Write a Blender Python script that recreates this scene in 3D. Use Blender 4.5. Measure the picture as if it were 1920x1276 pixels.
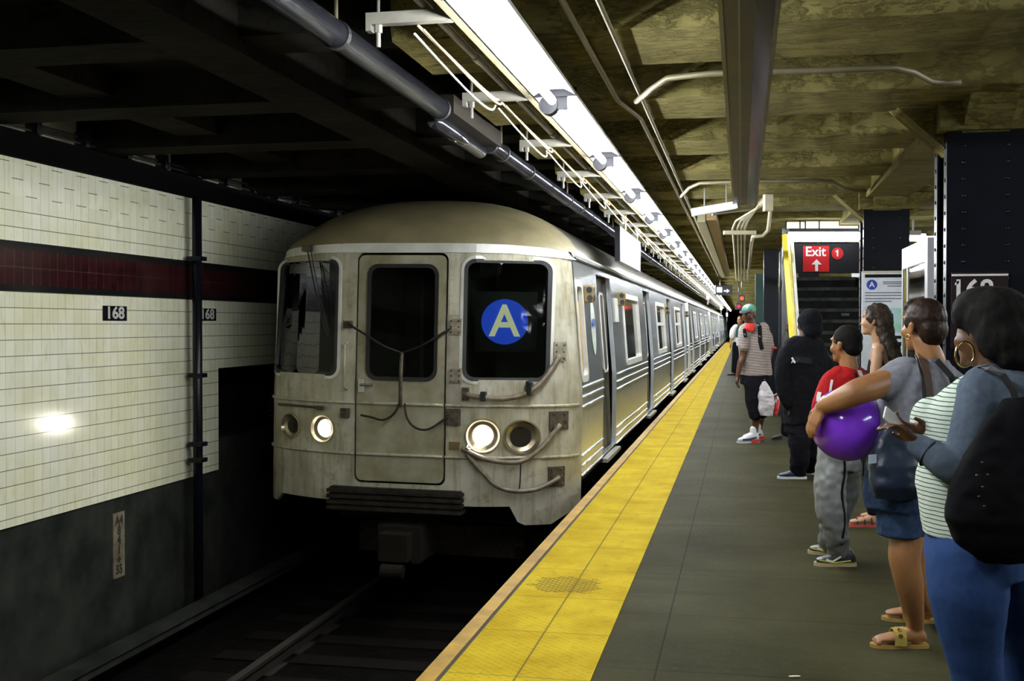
import bpy, bmesh, math, random
from mathutils import Vector, Matrix, noise, geometry
random.seed(7)
sc = bpy.context.scene
for o in list(bpy.data.objects): bpy.data.objects.remove(o)
# ---------------------------------------------------------------- camera, world, exposure
FPX, TH, PT, EYE = 2100.0, math.radians(11.6), math.radians(0.82), 1.5
cT, sT, cP, sP = math.cos(TH), math.sin(TH), math.cos(PT), math.sin(PT)
CR = Vector((cT, sT, 0)); CF = Vector((-sT*cP, cT*cP, -sP)); CU = Vector((-sT*sP, cT*sP, cP))
AW = Vector((-sT, cT, 0)); UP = Vector((0, 0, 1))
cam_d = bpy.data.cameras.new('camera'); cam = bpy.data.objects.new('camera', cam_d)
sc.collection.objects.link(cam); sc.camera = cam
cam_d.sensor_width = 36.0; cam_d.lens = 36.0*FPX/1920.0; cam_d.clip_start = .05; cam_d.clip_end = 400
cam.matrix_world = Matrix(((CR.x, CU.x, -CF.x, 0), (CR.y, CU.y, -CF.y, 0), (CR.z, CU.z, -CF.z, EYE), (0, 0, 0, 1)))
w = bpy.data.worlds.new('world'); sc.world = w; w.use_nodes = True
w.node_tree.nodes['Background'].inputs[0].default_value = (.55, .6, .5, 1)
w.node_tree.nodes['Background'].inputs[1].default_value = .004
sc.view_settings.view_transform = 'Standard'; sc.view_settings.look = 'None'
sc.view_settings.exposure = 0.70; sc.view_settings.gamma = 1.0; sc.view_settings.use_curve_mapping = False
LAMP = 85.0      # radiance of the platform fluorescents
# ---------------------------------------------------------------- helpers
def W(x, y, Z):
    return Vector((0, 0, EYE)) + CF*Z + CR*((x-960)/FPX*Z) + CU*(-(y-638)/FPX*Z)
def px(p):
    v = Vector(p)-Vector((0, 0, EYE)); Z = v.dot(CF)
    return (960+FPX*v.dot(CR)/Z, 638-FPX*v.dot(CU)/Z, Z)
C = sc.collection
ORG = {}
def tag(o, label=None, cat=None, group=None, kind=None):
    if label: o['label'] = label
    if cat: o['category'] = cat
    if group: o['group'] = group
    if kind: o['kind'] = kind
    return o
def empty(name, loc, label, cat, group=None):
    o = bpy.data.objects.new(name, None); o.empty_display_size = .1; C.objects.link(o)
    o.location = loc; ORG[o.name] = Vector(loc); return tag(o, label, cat, group)
def frame(d, up=UP):
    d = Vector(d).normalized(); up = Vector(up)
    if abs(d.dot(up.normalized())) > .98: up = Vector((0, 1, 0)) if abs(d.y) < .9 else Vector((1, 0, 0))
    r = d.cross(up).normalized(); u = r.cross(d).normalized(); return r, d, u
class MB:
    def __init__(s): s.v = []; s.f = []
    def add(s, vs, fs):
        n = len(s.v); s.v += [Vector(v) for v in vs]; s.f += [tuple(i+n for i in f) for f in fs]; return s
    def box(s, x0, x1, y0, y1, z0, z1):
        v = [(x, y, z) for x in (x0, x1) for y in (y0, y1) for z in (z0, z1)]
        return s.add(v, [(0, 1, 3, 2), (4, 6, 7, 5), (0, 4, 5, 1), (2, 3, 7, 6), (0, 2, 6, 4), (1, 5, 7, 3)])
    def obox(s, c, a, b, d, ha, hb, hd):
        c, a, b, d = Vector(c), Vector(a).normalized(), Vector(b).normalized(), Vector(d).normalized()
        v = [c+a*(i*ha)+b*(j*hb)+d*(k*hd) for i in (-1, 1) for j in (-1, 1) for k in (-1, 1)]
        return s.add(v, [(0, 1, 3, 2), (4, 6, 7, 5), (0, 4, 5, 1), (2, 3, 7, 6), (0, 2, 6, 4), (1, 5, 7, 3)])
    def rings(s, rs, cap=True, closed=False):
        n = len(rs[0]); vs = [p for r in rs for p in r]; fs = []; m = len(rs)
        for i in range(m if closed else m-1):
            a, b = i*n, ((i+1) % m)*n
            for j in range(n): k = (j+1) % n; fs.append((a+j, a+k, b+k, b+j))
        if cap and not closed: fs.append(tuple(range(n-1, -1, -1))); fs.append(tuple(range((m-1)*n, m*n)))
        return s.add(vs, fs)
    def cyl(s, p0, p1, r0, r1=None, n=14):
        p0, p1 = Vector(p0), Vector(p1); r1 = r0 if r1 is None else r1; r, d, u = frame(p1-p0)
        R = [[p+(r*math.cos(2*math.pi*k/n)+u*math.sin(2*math.pi*k/n))*q for k in range(n)] for p, q in ((p0, r0), (p1, r1))]
        return s.rings(R)
    def tube(s, pts, rad, n=10, closed=False):
        pts = [Vector(p) for p in pts]; R = []; m = len(pts); pu = None
        for i, p in enumerate(pts):
            a = pts[(i-1) % m] if (i or closed) else p; b = pts[(i+1) % m] if (i < m-1 or closed) else p
            r, d, u = frame(b-a, pu if pu else UP); pu = u
            q = rad[i] if isinstance(rad, (list, tuple)) else rad
            R.append([p+(r*math.cos(2*math.pi*k/n)+u*math.sin(2*math.pi*k/n))*q for k in range(n)])
        return s.rings(R, closed=closed)
    def ell(s, c, rad, ax=None, n=16, m=10):
        c = Vector(c); ax = ax or (Vector((1, 0, 0)), Vector((0, 1, 0)), UP)
        R = []
        for i in range(1, m):
            t = math.pi*i/m
            R.append([c+ax[0]*(rad[0]*math.sin(t)*math.cos(2*math.pi*k/n))+ax[1]*(rad[1]*math.sin(t)*math.sin(2*math.pi*k/n))+ax[2]*(rad[2]*math.cos(t)) for k in range(n)])
        n0 = len(s.v); s.rings(R, cap=False)
        top = c+ax[2]*rad[2]; bot = c-ax[2]*rad[2]; s.v += [top, bot]; a = len(s.v)-2; b = a+1; L = n0+(m-2)*n
        for k in range(n):
            s.f.append((a, n0+(k+1) % n, n0+k)); s.f.append((b, L+k, L+(k+1) % n))
        return s
    def cap(s, p0, r0, p1, r1, n=14):
        p0, p1 = Vector(p0), Vector(p1); r, d, u = frame(p1-p0); R = []
        def ring(c, q): return [c+(r*math.cos(2*math.pi*k/n)+u*math.sin(2*math.pi*k/n))*q for k in range(n)]
        for t in (80, 60, 40, 20): a = math.radians(t); R.append(ring(p0-d*(r0*math.sin(a)), r0*math.cos(a)))
        R += [ring(p0, r0), ring(p1, r1)]
        for t in (20, 40, 60, 80): a = math.radians(t); R.append(ring(p1+d*(r1*math.sin(a)), r1*math.cos(a)))
        return s.rings(R)
    def limb(s, pts, rad, n=14, sub=4):
        P = [Vector(p) for p in pts]; out = []; rr = []
        for i in range(len(P)-1):
            p0 = P[max(i-1, 0)]; p1 = P[i]; p2 = P[i+1]; p3 = P[min(i+2, len(P)-1)]
            for k in range(sub):
                t = k/sub
                out.append(.5*((2*p1)+(p2-p0)*t+(2*p0-5*p1+4*p2-p3)*t*t+(3*p1-p0-3*p2+p3)*t**3)); rr.append(rad[i]*(1-t)+rad[i+1]*t)
        out.append(P[-1]); rr.append(rad[-1])
        for i in range(len(out)-1): s.cap(out[i], rr[i], out[i+1], rr[i+1], n)
        return s
    def loft(s, secs, n=24, pw=2.3):
        R = []
        for c, a, b, ra, rb in secs:
            c = Vector(c); r = []
            for k in range(n):
                t = 2*math.pi*k/n; x, y = math.cos(t), math.sin(t)
                x = math.copysign(abs(x)**(2/pw), x); y = math.copysign(abs(y)**(2/pw), y)
                r.append(c+Vector(a)*(ra*x)+Vector(b)*(rb*y))
            R.append(r)
        return s.rings(R)
    def prism(s, pts, off):
        off = Vector(off); n = len(pts); pts = [Vector(p) for p in pts]
        fs = [tuple(range(n-1, -1, -1)), tuple(range(n, 2*n))]+[(i, (i+1) % n, n+(i+1) % n, n+i) for i in range(n)]
        return s.add(pts+[p+off for p in pts], fs)
    def obj(s, name, mat, parent=None, smooth=False, vox=0, sm=3, disp=0, dsc=8, rot=None):
        org = ORG.get(parent.name, Vector()) if parent else Vector()
        me = bpy.data.meshes.new(name); me.from_pydata([v-org for v in s.v], [], s.f)
        if vox == 0:
            bm = bmesh.new(); bm.from_mesh(me); bmesh.ops.recalc_face_normals(bm, faces=bm.faces); bm.to_mesh(me); bm.free()
        o = bpy.data.objects.new(name, me); C.objects.link(o)
        if vox:
            bm = bmesh.new(); bm.from_mesh(me); bmesh.ops.recalc_face_normals(bm, faces=bm.faces); bm.to_mesh(me); bm.free()
            md = o.modifiers.new('r', 'REMESH'); md.mode = 'VOXEL'; md.voxel_size = vox; md.use_smooth_shade = True
            m2 = o.modifiers.new('s', 'SMOOTH'); m2.iterations = sm; m2.factor = .5
            dg = bpy.context.evaluated_depsgraph_get(); nm = bpy.data.meshes.new_from_object(o.evaluated_get(dg))
            o.modifiers.clear(); o.data = nm; me = nm; me.name = name; smooth = True
            if disp:
                no = [v.normal.copy() for v in me.vertices]
                for v, q in zip(me.vertices, no):
                    p = v.co; t = noise.noise(Vector((p.x*dsc, p.y*dsc, p.z*dsc*.8)))+.5*noise.noise(Vector((p.x*dsc*2.3+5, p.y*dsc*2.3, p.z*dsc*2.8)))
                    v.co = p+q*(disp*t)
        if smooth: me.polygons.foreach_set('use_smooth', [True]*len(me.polygons))
        me.materials.append(mat); me.update()
        if parent: o.parent = parent; ORG[o.name] = org
        return o
def bevel(o, wd=.005, seg=2):
    md = o.modifiers.new('b', 'BEVEL'); md.width = wd; md.segments = seg; md.limit_method = 'ANGLE'; return o
def dup(o, parent=None):
    c = o.copy(); C.objects.link(c); c.parent = parent
    for ch in list(o.children): dup(ch, c)
    return c
def onto(o, pts, off=.002):
    from mathutils.bvhtree import BVHTree
    org = ORG.get(o.name, Vector()); t = BVHTree.FromPolygons([v.co+org for v in o.data.vertices], [tuple(p.vertices) for p in o.data.polygons]); r = []
    for p in pts:
        p = Vector(p); d = (p-Vector((0, 0, EYE))).normalized(); h = t.ray_cast(p-d*.6, d, 1.2)
        if h[0] is None: h = t.find_nearest(p)
        n = h[1] if h[1].dot(d) < 0 else -h[1]; r.append((h[0]+n*off, n))
    return r
def decal(o, P, pts_w, th, name, mat, par, off=.003):      # a band lying on a modelled surface
    h = onto(o, P, off); R = []
    for i, (p, n) in enumerate(h):
        d = (h[min(i+1, len(h)-1)][0]-h[max(i-1, 0)][0]).normalized(); t = d.cross(n).normalized(); R.append([p-t*pts_w/2-n*th, p+t*pts_w/2-n*th, p+t*pts_w/2+n*th, p-t*pts_w/2+n*th])
    return MB().rings(R).obj(name, mat, par)
def text(name, s, size, mat, origin, xd, yd, parent=None, bold=.0, ex=.001, align='CENTER', sx=1.0):
    cu = bpy.data.curves.new('t', 'FONT'); cu.body = s; cu.size = size; cu.align_x = align; cu.align_y = 'CENTER'
    cu.extrude = ex; cu.offset = bold; cu.resolution_u = 3
    t = bpy.data.objects.new('t', cu); C.objects.link(t); dg = bpy.context.evaluated_depsgraph_get()
    me = bpy.data.meshes.new_from_object(t.evaluated_get(dg)); bpy.data.objects.remove(t)
    xd, yd = Vector(xd).normalized(), Vector(yd).normalized(); nd = xd.cross(yd); org = ORG.get(parent.name, Vector()) if parent else Vector()
    for v in me.vertices: p = v.co.copy(); v.co = Vector(origin)-org+xd*(p.x*sx)+yd*p.y+nd*p.z
    me.name = name; o = bpy.data.objects.new(name, me); C.objects.link(o); me.materials.clear(); me.materials.append(mat)
    if parent: o.parent = parent; ORG[o.name] = org
    return o
# ---------------------------------------------------------------- materials
class NT:
    def __init__(s, name):
        s.m = bpy.data.materials.new(name); s.m.use_nodes = True; s.t = s.m.node_tree; s.b = s.t.nodes['Principled BSDF']; s.co = None
    def n(s, k, **kw):
        q = s.t.nodes.new(k)
        for a, b in kw.items(): setattr(q, a, b)
        return q
    def l(s, a, b): s.t.links.new(a, b)
    def coord(s, sc_=(1, 1, 1)):
        t = s.n('ShaderNodeTexCoord'); m = s.n('ShaderNodeMapping'); m.inputs['Scale'].default_value = sc_; s.l(t.outputs['Object'], m.inputs['Vector']); return m.outputs[0]
    def noise(s, vec, scale, detail=5, rough=.55):
        q = s.n('ShaderNodeTexNoise'); q.inputs['Scale'].default_value = scale; q.inputs['Detail'].default_value = detail; q.inputs['Roughness'].default_value = rough
        s.l(vec, q.inputs['Vector']); return q.outputs[0]
    def ma(s, op, a, b=None, c=None):
        q = s.n('ShaderNodeMath', operation=op)
        for i, x in enumerate((a, b, c)):
            if x is None: continue
            if isinstance(x, (int, float)): q.inputs[i].default_value = x
            else: s.l(x, q.inputs[i])
        return q.outputs[0]
    def ramp(s, fac, stops):
        q = s.n('ShaderNodeValToRGB'); e = q.color_ramp.elements
        while len(e) < len(stops): e.new(.5)
        for el, (p, c) in zip(e, stops): el.position = p; el.color = (*c, 1) if len(c) == 3 else c
        s.l(fac, q.inputs[0]); return q.outputs[0]
    def mix(s, f, a, b, bt='MIX'):
        q = s.n('ShaderNodeMix', data_type='RGBA', blend_type=bt)
        for i, x in ((0, f), (6, a), (7, b)):
            if isinstance(x, (int, float)): q.inputs[i].default_value = x
            elif isinstance(x, tuple): q.inputs[i].default_value = (*x, 1)
            else: s.l(x, q.inputs[i])
        return q.outputs[2]
    def base(s, c):
        if isinstance(c, tuple): s.b.inputs['Base Color'].default_value = (*c, 1)
        else: s.l(c, s.b.inputs['Base Color'])
    def bump(s, h, st=.3, dist=.01):
        q = s.n('ShaderNodeBump'); q.inputs['Strength'].default_value = st; q.inputs['Distance'].default_value = dist; s.l(h, q.inputs['Height']); s.l(q.outputs[0], s.b.inputs['Normal'])
    def xyz(s, vec): q = s.n('ShaderNodeSeparateXYZ'); s.l(vec, q.inputs[0]); return q.outputs
def M(name, col, rough=.5, metal=0., col2=None, scale=6, stretch=(1, 1, 1), bump=0, bscale=30, bdist=.01, emit=0, ecol=None, lo=.35, hi=.65, spec=.5, sheen=0, coat=0):
    q = NT(name); b = q.b; b.inputs['Roughness'].default_value = rough; b.inputs['Metallic'].default_value = metal
    b.inputs['Specular IOR Level'].default_value = spec; b.inputs['Coat Weight'].default_value = coat
    v = q.coord(stretch)
    if col2 is None: col2 = tuple(c*.8 for c in col)
    q.base(q.ramp(q.noise(v, scale), [(lo, col2), (hi, col)]))
    if bump: q.bump(q.noise(q.coord(stretch), bscale), bump, bdist)
    if sheen: b.inputs['Sheen Weight'].default_value = sheen
    if emit: b.inputs['Emission Color'].default_value = (*(ecol or col), 1); b.inputs['Emission Strength'].default_value = emit
    return q.m
# special materials --------------------------------------------------------------
def wall_mat():
    q = NT('glazed_tile_wall'); v = q.coord(); X = q.xyz(v); y, z = X[1], X[2]
    def line(u, p, off, wd):       # 1 on a joint
        a = q.ma('FRACT', q.ma('DIVIDE', q.ma('ADD', u, off), p)); return q.ma('LESS_THAN', a, wd)
    hz = line(z, .117, 10-.035, .05); vt = line(y, .105, 10, .055)
    rowi = q.ma('FLOOR', q.ma('DIVIDE', q.ma('ADD', z, 10-.035), .117))
    dash = q.ma('LESS_THAN', q.ma('FRACT', q.ma('ADD', q.ma('DIVIDE', y, .32), q.ma('MULTIPLY', rowi, .5))), .42)
    top = q.ma('GREATER_THAN', z, 2.36)
    hz = q.ma('MULTIPLY', hz, q.ma('MAXIMUM', q.ma('SUBTRACT', 1., top), dash))
    n1 = q.noise(v, 2.2); n2 = q.noise(q.coord((1, 3, .7)), 7)
    c = q.ramp(n1, [(.35, (.84, .83, .58)), (.65, (.93, .93, .77))])
    c = q.mix(q.ramp(n2, [(.55, (0, 0, 0)), (.75, (.45, .45, .45))]), c, (.62, .52, .2))
    tid = q.n('ShaderNodeTexWhiteNoise', noise_dimensions='2D'); cm = q.n('ShaderNodeCombineXYZ')
    q.l(q.ma('FLOOR', q.ma('DIVIDE', q.ma('ADD', y, 10), .105)), cm.inputs[0]); q.l(rowi, cm.inputs[1]); q.l(cm.outputs[0], tid.inputs['Vector'])
    c = q.mix(q.ma('MULTIPLY', tid.outputs[0], .18), c, (.50, .47, .28))
    c = q.mix(q.ma('MULTIPLY', vt, .35), c, (.22, .2, .1)); c = q.mix(q.ma('MULTIPLY', hz, .85), c, (.08, .07, .04))
    # maroon band edged in black
    inb = q.ma('MULTIPLY', q.ma('GREATER_THAN', z, 1.74), q.ma('LESS_THAN', z, 2.105))
    inm = q.ma('MULTIPLY', q.ma('GREATER_THAN', z, 1.79), q.ma('LESS_THAN', z, 2.045))
    mar = q.ramp(tid.outputs[0], [(0, (.026, .005, .006)), (1, (.040, .008, .010))])
    mj = q.ma('MAXIMUM', vt, q.ma('LESS_THAN', q.ma('ABSOLUTE', q.ma('SUBTRACT', z, 1.917)), .004)); mar = q.mix(q.ma('MULTIPLY', mj, .5), mar, (.06, .045, .04))
    c = q.mix(inb, c, (.012, .012, .012)); c = q.mix(inm, c, mar)
    q.base(c); q.b.inputs['Roughness'].default_value = .16; q.b.inputs['Specular IOR Level'].default_value = .5
    q.bump(q.ma('SUBTRACT', q.ma('MULTIPLY', n2, .3), q.ma('MAXIMUM', q.ma('MULTIPLY', hz, 1.), q.ma('MULTIPLY', vt, .5))), .25, .004); return q.m
def tactile_mat():
    q = NT('yellow_tactile_tiles'); v = q.coord(); X = q.xyz(v); x, y = X[0], X[1]
    a = q.ma('SINE', q.ma('MULTIPLY', x, 2*math.pi/.05)); b = q.ma('SINE', q.ma('MULTIPLY', y, 2*math.pi/.05))
    dome = q.ma('MAXIMUM', q.ma('MULTIPLY', a, b), 0.)
    j = q.ma('MAXIMUM', q.ma('LESS_THAN', q.ma('FRACT', q.ma('DIVIDE', q.ma('ADD', y, 10.06), .70)), .010), q.ma('LESS_THAN', q.ma('ABSOLUTE', q.ma('SUBTRACT', x, -.935)), .005))
    n = q.noise(v, 3); n2 = q.noise(v, 14)
    c = q.ramp(n, [(.3, (.35, .235, .009)), (.62, (.48, .355, .020))])
    c = q.mix(q.ramp(n2, [(.55, (0, 0, 0)), (.8, (.6, .6, .6))]), c, (.27, .16, .012))
    # worn and dirty patch
    d = q.n('ShaderNodeVectorMath', operation='DISTANCE'); d.inputs[1].default_value = (-1.0, 6.35, 0); mp = q.n('ShaderNodeMapping'); 
    q.l(v, d.inputs[0]); w1 = q.ma('MULTIPLY', q.ma('LESS_THAN', q.ma('ADD', d.outputs['Value'], q.ma('MULTIPLY', q.noise(v, 9), .32)), .36), q.ma('LESS_THAN', dome, .25))
    c = q.mix(q.ma('MULTIPLY', w1, .65), c, (.10, .07, .02)); c = q.mix(q.ma('MULTIPLY', j, .75), c, (.10, .07, .02))
    q.base(c); q.b.inputs['Roughness'].default_value = .7; q.b.inputs['Specular IOR Level'].default_value = .02; q.bump(q.ma('SUBTRACT', dome, q.ma('MULTIPLY', j, .6)), .7, .006); return q.m
def floor_mat():
    q = NT('worn_concrete_platform'); v = q.coord(); X = q.xyz(v); x, y = X[0], X[1]
    n = q.noise(v, 1.1, 6); n2 = q.noise(v, 30, 6, .7); n3 = q.noise(q.coord((.4, 2.5, 1)), 2)
    c = q.ramp(n, [(.3, (.024, .0225, .009)), (.7, (.050, .047, .023))])
    c = q.mix(q.ramp(n2, [(.5, (0, 0, 0)), (.75, (.5, .5, .5))]), c, (.085, .084, .066))
    c = q.mix(q.ramp(n3, [(.55, (0, 0, 0)), (.7, (.5, .5, .5))]), c, (.018, .017, .010))
    j = q.ma('MAXIMUM', q.ma('LESS_THAN', q.ma('ABSOLUTE', q.ma('SUBTRACT', x, -.36)), .004), q.ma('LESS_THAN', q.ma('FRACT', q.ma('DIVIDE', q.ma('ADD', y, 9.38), .95)), .007))
    c = q.mix(q.ma('MULTIPLY', j, .7), c, (.004, .004, .003)); q.base(c)
    q.b.inputs['Specular IOR Level'].default_value = .008; q.l(q.ramp(n2, [(.4, (.5, .5, .5)), (.7, (.75, .75, .75))]), q.b.inputs['Roughness']); q.bump(q.ma('ADD', n2, q.ma('MULTIPLY', j, -2.)), .35, .004); return q.m
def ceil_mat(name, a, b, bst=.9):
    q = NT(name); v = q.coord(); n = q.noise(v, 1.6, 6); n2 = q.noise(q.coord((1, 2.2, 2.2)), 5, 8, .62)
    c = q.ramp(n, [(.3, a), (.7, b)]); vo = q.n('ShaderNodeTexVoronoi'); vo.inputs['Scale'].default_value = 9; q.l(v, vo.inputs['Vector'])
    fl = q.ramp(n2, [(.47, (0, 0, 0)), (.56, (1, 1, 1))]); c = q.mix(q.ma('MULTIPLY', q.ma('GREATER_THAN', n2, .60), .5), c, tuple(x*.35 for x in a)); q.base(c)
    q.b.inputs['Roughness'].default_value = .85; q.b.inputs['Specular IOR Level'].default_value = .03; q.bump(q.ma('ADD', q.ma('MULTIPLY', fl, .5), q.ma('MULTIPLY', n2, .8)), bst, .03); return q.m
def glass_mat(name, tint=(.5, .55, .5), refl=1.0):
    m = bpy.data.materials.new(name); m.use_nodes = True; t = m.node_tree; t.nodes.clear(); N = t.nodes.new
    o = N('ShaderNodeOutputMaterial'); a = N('ShaderNodeBsdfTransparent'); a.inputs[0].default_value = (*tint, 1); g = N('ShaderNodeBsdfGlossy'); g.inputs['Roughness'].default_value = .04; g.inputs['Color'].default_value = (refl, refl, refl, 1)
    f = N('ShaderNodeFresnel'); f.inputs[0].default_value = 1.5; x = N('ShaderNodeMixShader')
    for p, r in ((f.outputs[0], x.inputs[0]), (a.outputs[0], x.inputs[1]), (g.outputs[0], x.inputs[2]), (x.outputs[0], o.inputs[0])): t.links.new(p, r)
    return m
def lamp_mat(name, col, st):
    m = bpy.data.materials.new(name); m.use_nodes = True; t = m.node_tree; t.nodes.clear()
    o = t.nodes.new('ShaderNodeOutputMaterial'); e = t.nodes.new('ShaderNodeEmission'); e.inputs[0].default_value = (*col, 1); e.inputs[1].default_value = st; t.links.new(e.outputs[0], o.inputs[0]); return m
m_wall = wall_mat(); m_tact = tactile_mat(); m_floor = floor_mat()
m_ceil = ceil_mat('peeling_beige_paint', (.17, .145, .05), (.30, .26, .10)); m_ceild = ceil_mat('shade_darkened_ceiling_paint', (.012, .011, .009), (.026, .024, .018), .5)  # second ceiling paint is darkened to give the unlit look over the track
m_conc = M('sooty_concrete', (.034, .036, .030), .85, col2=(.014, .016, .014), scale=3, bump=.4, bscale=12, spec=.03)
m_ball = M('track_grime', (.007, .006, .005), .95, col2=(.003, .003, .003), scale=8, bump=.8, bscale=18, bdist=.03, spec=.02)
m_edge = M('yellow_painted_edge', (.42, .24, .012), .55, col2=(.24, .13, .010), scale=5, bump=.3, bscale=25)
m_gap = M('black_joint_filler', (.02, .018, .012), .8)
m_rail = M('dull_steel_rail', (.04, .036, .03), .6, .5)
m_black = M('black_enamel', (.008, .008, .012), .25, bump=.1, bscale=6)
m_navyst = M('dark_blue_black_steel_paint', (.005, .006, .011), .32, bump=.15, bscale=8, spec=.3)
m_green = M('dark_green_paint', (.016, .055, .045), .5)
m_white = M('white_paint', (.75, .75, .72), .5); m_wht = M('white_sign_white', (.85, .85, .82), .5)
m_pipe = M('polished_grey_pipe', (.13, .135, .16), .14, .8, col2=(.08, .08, .10), scale=3)
m_pcoat = M('brown_pipe_wrap', (.030, .025, .018), .8, spec=.1); m_blk = M('black_rubber', (.012, .012, .012), .6)
m_galv = M('painted_grey_bracket', (.24, .23, .19), .5, .1, col2=(.17, .16, .13)); m_galvd = M('dull_olive_conduit', (.26, .23, .14), .5, .3)
m_cream = M('cream_conduit', (.62, .57, .40), .5)
m_refl = M('white_enamel_reflector', (.8, .8, .8), .35)
m_tube = lamp_mat('fluorescent_light', (.93, .97, 1.0), LAMP)
m_tube2 = lamp_mat('stair_light', (.9, .95, 1.0), 13)
m_sock = M('grey_lamp_socket', (.012, .012, .016), .5, spec=.2)
# ---------------------------------------------------------------- setting
def struct(name, mb, mat, **k): o = mb.obj(name, mat, **k); o['kind'] = 'structure'; return o
YN, YF = -2.5, 125.0; XE = -1.34
mb = MB().box(-1.24, 5.5, YN, YF, -.30, 0); mb.box(-1.15, 5.4, YN, YF, -1.14, -.3); struct('floor', mb, m_floor)
struct('trim_1', MB().box(XE, -1.262, YN, YF, -.32, .004), m_edge)
struct('trim_2', MB().box(-1.262, -1.24, YN, YF, -.3, -.002), m_gap)
struct('trim_3', MB().box(-1.24, -.62, YN, YF, 0.0, .006), m_tact)
struct('floor_1', MB().box(-8, -1.0, YN, YF, -1.5, -1.28).box(5.3, 11, YN, YF, -1.5, -1.28), m_ball)
XW = -5.16
yn = 10.44
mb = MB().box(XW-.2, XW, YN, yn, .04, 2.705); mb.box(XW-.2, XW, yn, YF, 1.06, 2.705); struct('wall_left', mb, m_wall)
mb = MB().box(XW-.3, XW-.035, YN, yn, -1.3, .04).box(XW-.9, XW-.7, yn, YF, -1.3, 1.06).box(XW-.7, XW-.2, yn-.1, yn, -1.3, 1.06).box(XW-.7, XW-.02, yn, YF, -1.3, .35); struct('wall_lower', mb, m_conc)
mb = MB().box(XW-.35, XW+.06, YN, YF, 2.705, 2.895); struct('trim_4', mb, M('sooty_black_ledge', (.005, .005, .005), .9, spec=.02))
struct('wall_upper', MB().box(XW-.5, XW-.12, YN, YF, 2.895, 3.14), m_cream)
struct('wall_right', MB().box(9.6, 9.8, YN, YF, -1.3, 3.3), m_wall)
struct('wall_end', MB().box(-8, 10, YF, YF+.3, -1.5, 3.5), m_conc); struct('wall_back', MB().box(-8, 10, YN-.3, YN, -1.5, 3.5), m_conc)
# ceiling: slab and transverse concrete encased beams
ZB = 2.8
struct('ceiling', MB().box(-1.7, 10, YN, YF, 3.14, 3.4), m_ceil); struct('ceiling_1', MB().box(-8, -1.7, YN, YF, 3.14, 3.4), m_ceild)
beamlab = 'peeling beige concrete ceiling beam crossing above the platform'
bs = []
for i in range(-2, 14): bs.append((4.93+1.53*i, .72))
def chip(mb, x0, x1, y0, y1, z0, z1, n):       # beam with a broken, spalled soffit edge
    rs = []
    for k in range(n+1):
        x = x0+(x1-x0)*k/n; a = .018*noise.noise(Vector((x*2.1, y0*3, 1)))+.02*noise.noise(Vector((x*7, y0*3, 4))); b = .02*noise.noise(Vector((x*6, y1*3, 9)))
        rs.append([(x, y0+a, z1), (x, y0+a*.7, z0+.05+a), (x, y0+.03+b, z0+.012*noise.noise(Vector((x*5, y0, 3)))), (x, y1, z0+b*.3), (x, y1, z1)])
    return mb.rings([[Vector(p) for p in r] for r in rs])
for i, (y, wd) in enumerate(bs):
    mb = chip(MB(), -1.58, 7.5, y, y+wd, ZB, 3.14, 110); struct('ceiling_beam', mb, m_ceil)
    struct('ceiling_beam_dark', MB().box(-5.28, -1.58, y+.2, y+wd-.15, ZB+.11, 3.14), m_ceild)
mb = MB()
for k in range(40): y = 26.5+1.53*1.6*k; mb.box(-5.4, 7.5, y, y+.6, ZB, 3.14)
struct('ceiling_beam_far', mb, m_ceil)
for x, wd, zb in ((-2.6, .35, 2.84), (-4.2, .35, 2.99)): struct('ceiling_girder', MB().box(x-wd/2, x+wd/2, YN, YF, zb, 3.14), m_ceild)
# column row with girder, knee braces
CX, COLS = 1.39, [7.18, 11.75, 16.32+8.6, 33, 41, 50, 60]
def column(y, num=False, lab=None, x=CX, near=True):
    r = empty('steel_column', (x, y, 0), lab, 'column', None if num else 'riveted dark columns along the platform')
    h = .215; mb = MB().box(x-h, x+h, y-h, y-h+.02, 0, 2.63).box(x-h, x+h, y+h-.02, y+h, 0, 2.63).box(x-.012, x+.012, y-h+.02, y+h-.02, 0, 2.63)
    mb.box(x-h, x-h+.012, y-h+.02, y-h+.10, 0, 2.63).box(x+h-.012, x+h, y-h+.02, y-h+.10, 0, 2.63).box(x-h, x-h+.012, y+h-.10, y+h-.02, 0, 2.63)
    mb.obj('column_shaft', m_navyst, r)
    if near:
        mb = MB()
        for k in range(26):
            z = .12+k*.097
            for xx in (x-.12, x+.12): mb.ell((xx, y-h-.001, z), (.012, .007, .012), n=8, m=6)
            for yy in (y-h+.05, y+h-.05): mb.ell((x-h-.001, yy, z), (.007, .012, .012), n=8, m=6)
        o = mb.obj('rivets', m_navyst, r, smooth=True); o['kind'] = 'stuff'
    # concrete haunches at the head
    mb = MB()
    for sx in (-1, 1):
        mb.prism([(x+sx*(h-.03), y-.13, 2.52), (x+sx*h, y-.13, ZB+.02), (x+sx*.5, y-.13, ZB+.02)], (0, .26, 0))
    for sy in (-1, 1): mb.prism([(x-.13, y+sy*(h-.03), 2.6), (x-.13, y+sy*h, ZB+.02), (x-.13, y+sy*.5, ZB+.02)], (.26, 0, 0))
    mb.box(x-.26, x+.26, y-.26, y+.26, 2.63, ZB+.1); mb.obj('haunch', m_ceil, r)
    return r
c1 = column(COLS[0], True, 'nearest riveted black column with the white 168 plate, behind the woman in the dark cardigan')
sg = MB().box(CX-.19, CX+.12, COLS[0]-.245, COLS[0]-.222, 1.36, 1.805).obj('number_plate', M('maroon_black_plate', (.02, .010, .012), .35), c1)
MB().box(CX-.19, CX+.12, COLS[0]-.248, COLS[0]-.245, 1.782, 1.794).obj('white_rule', m_wht, sg)
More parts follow.
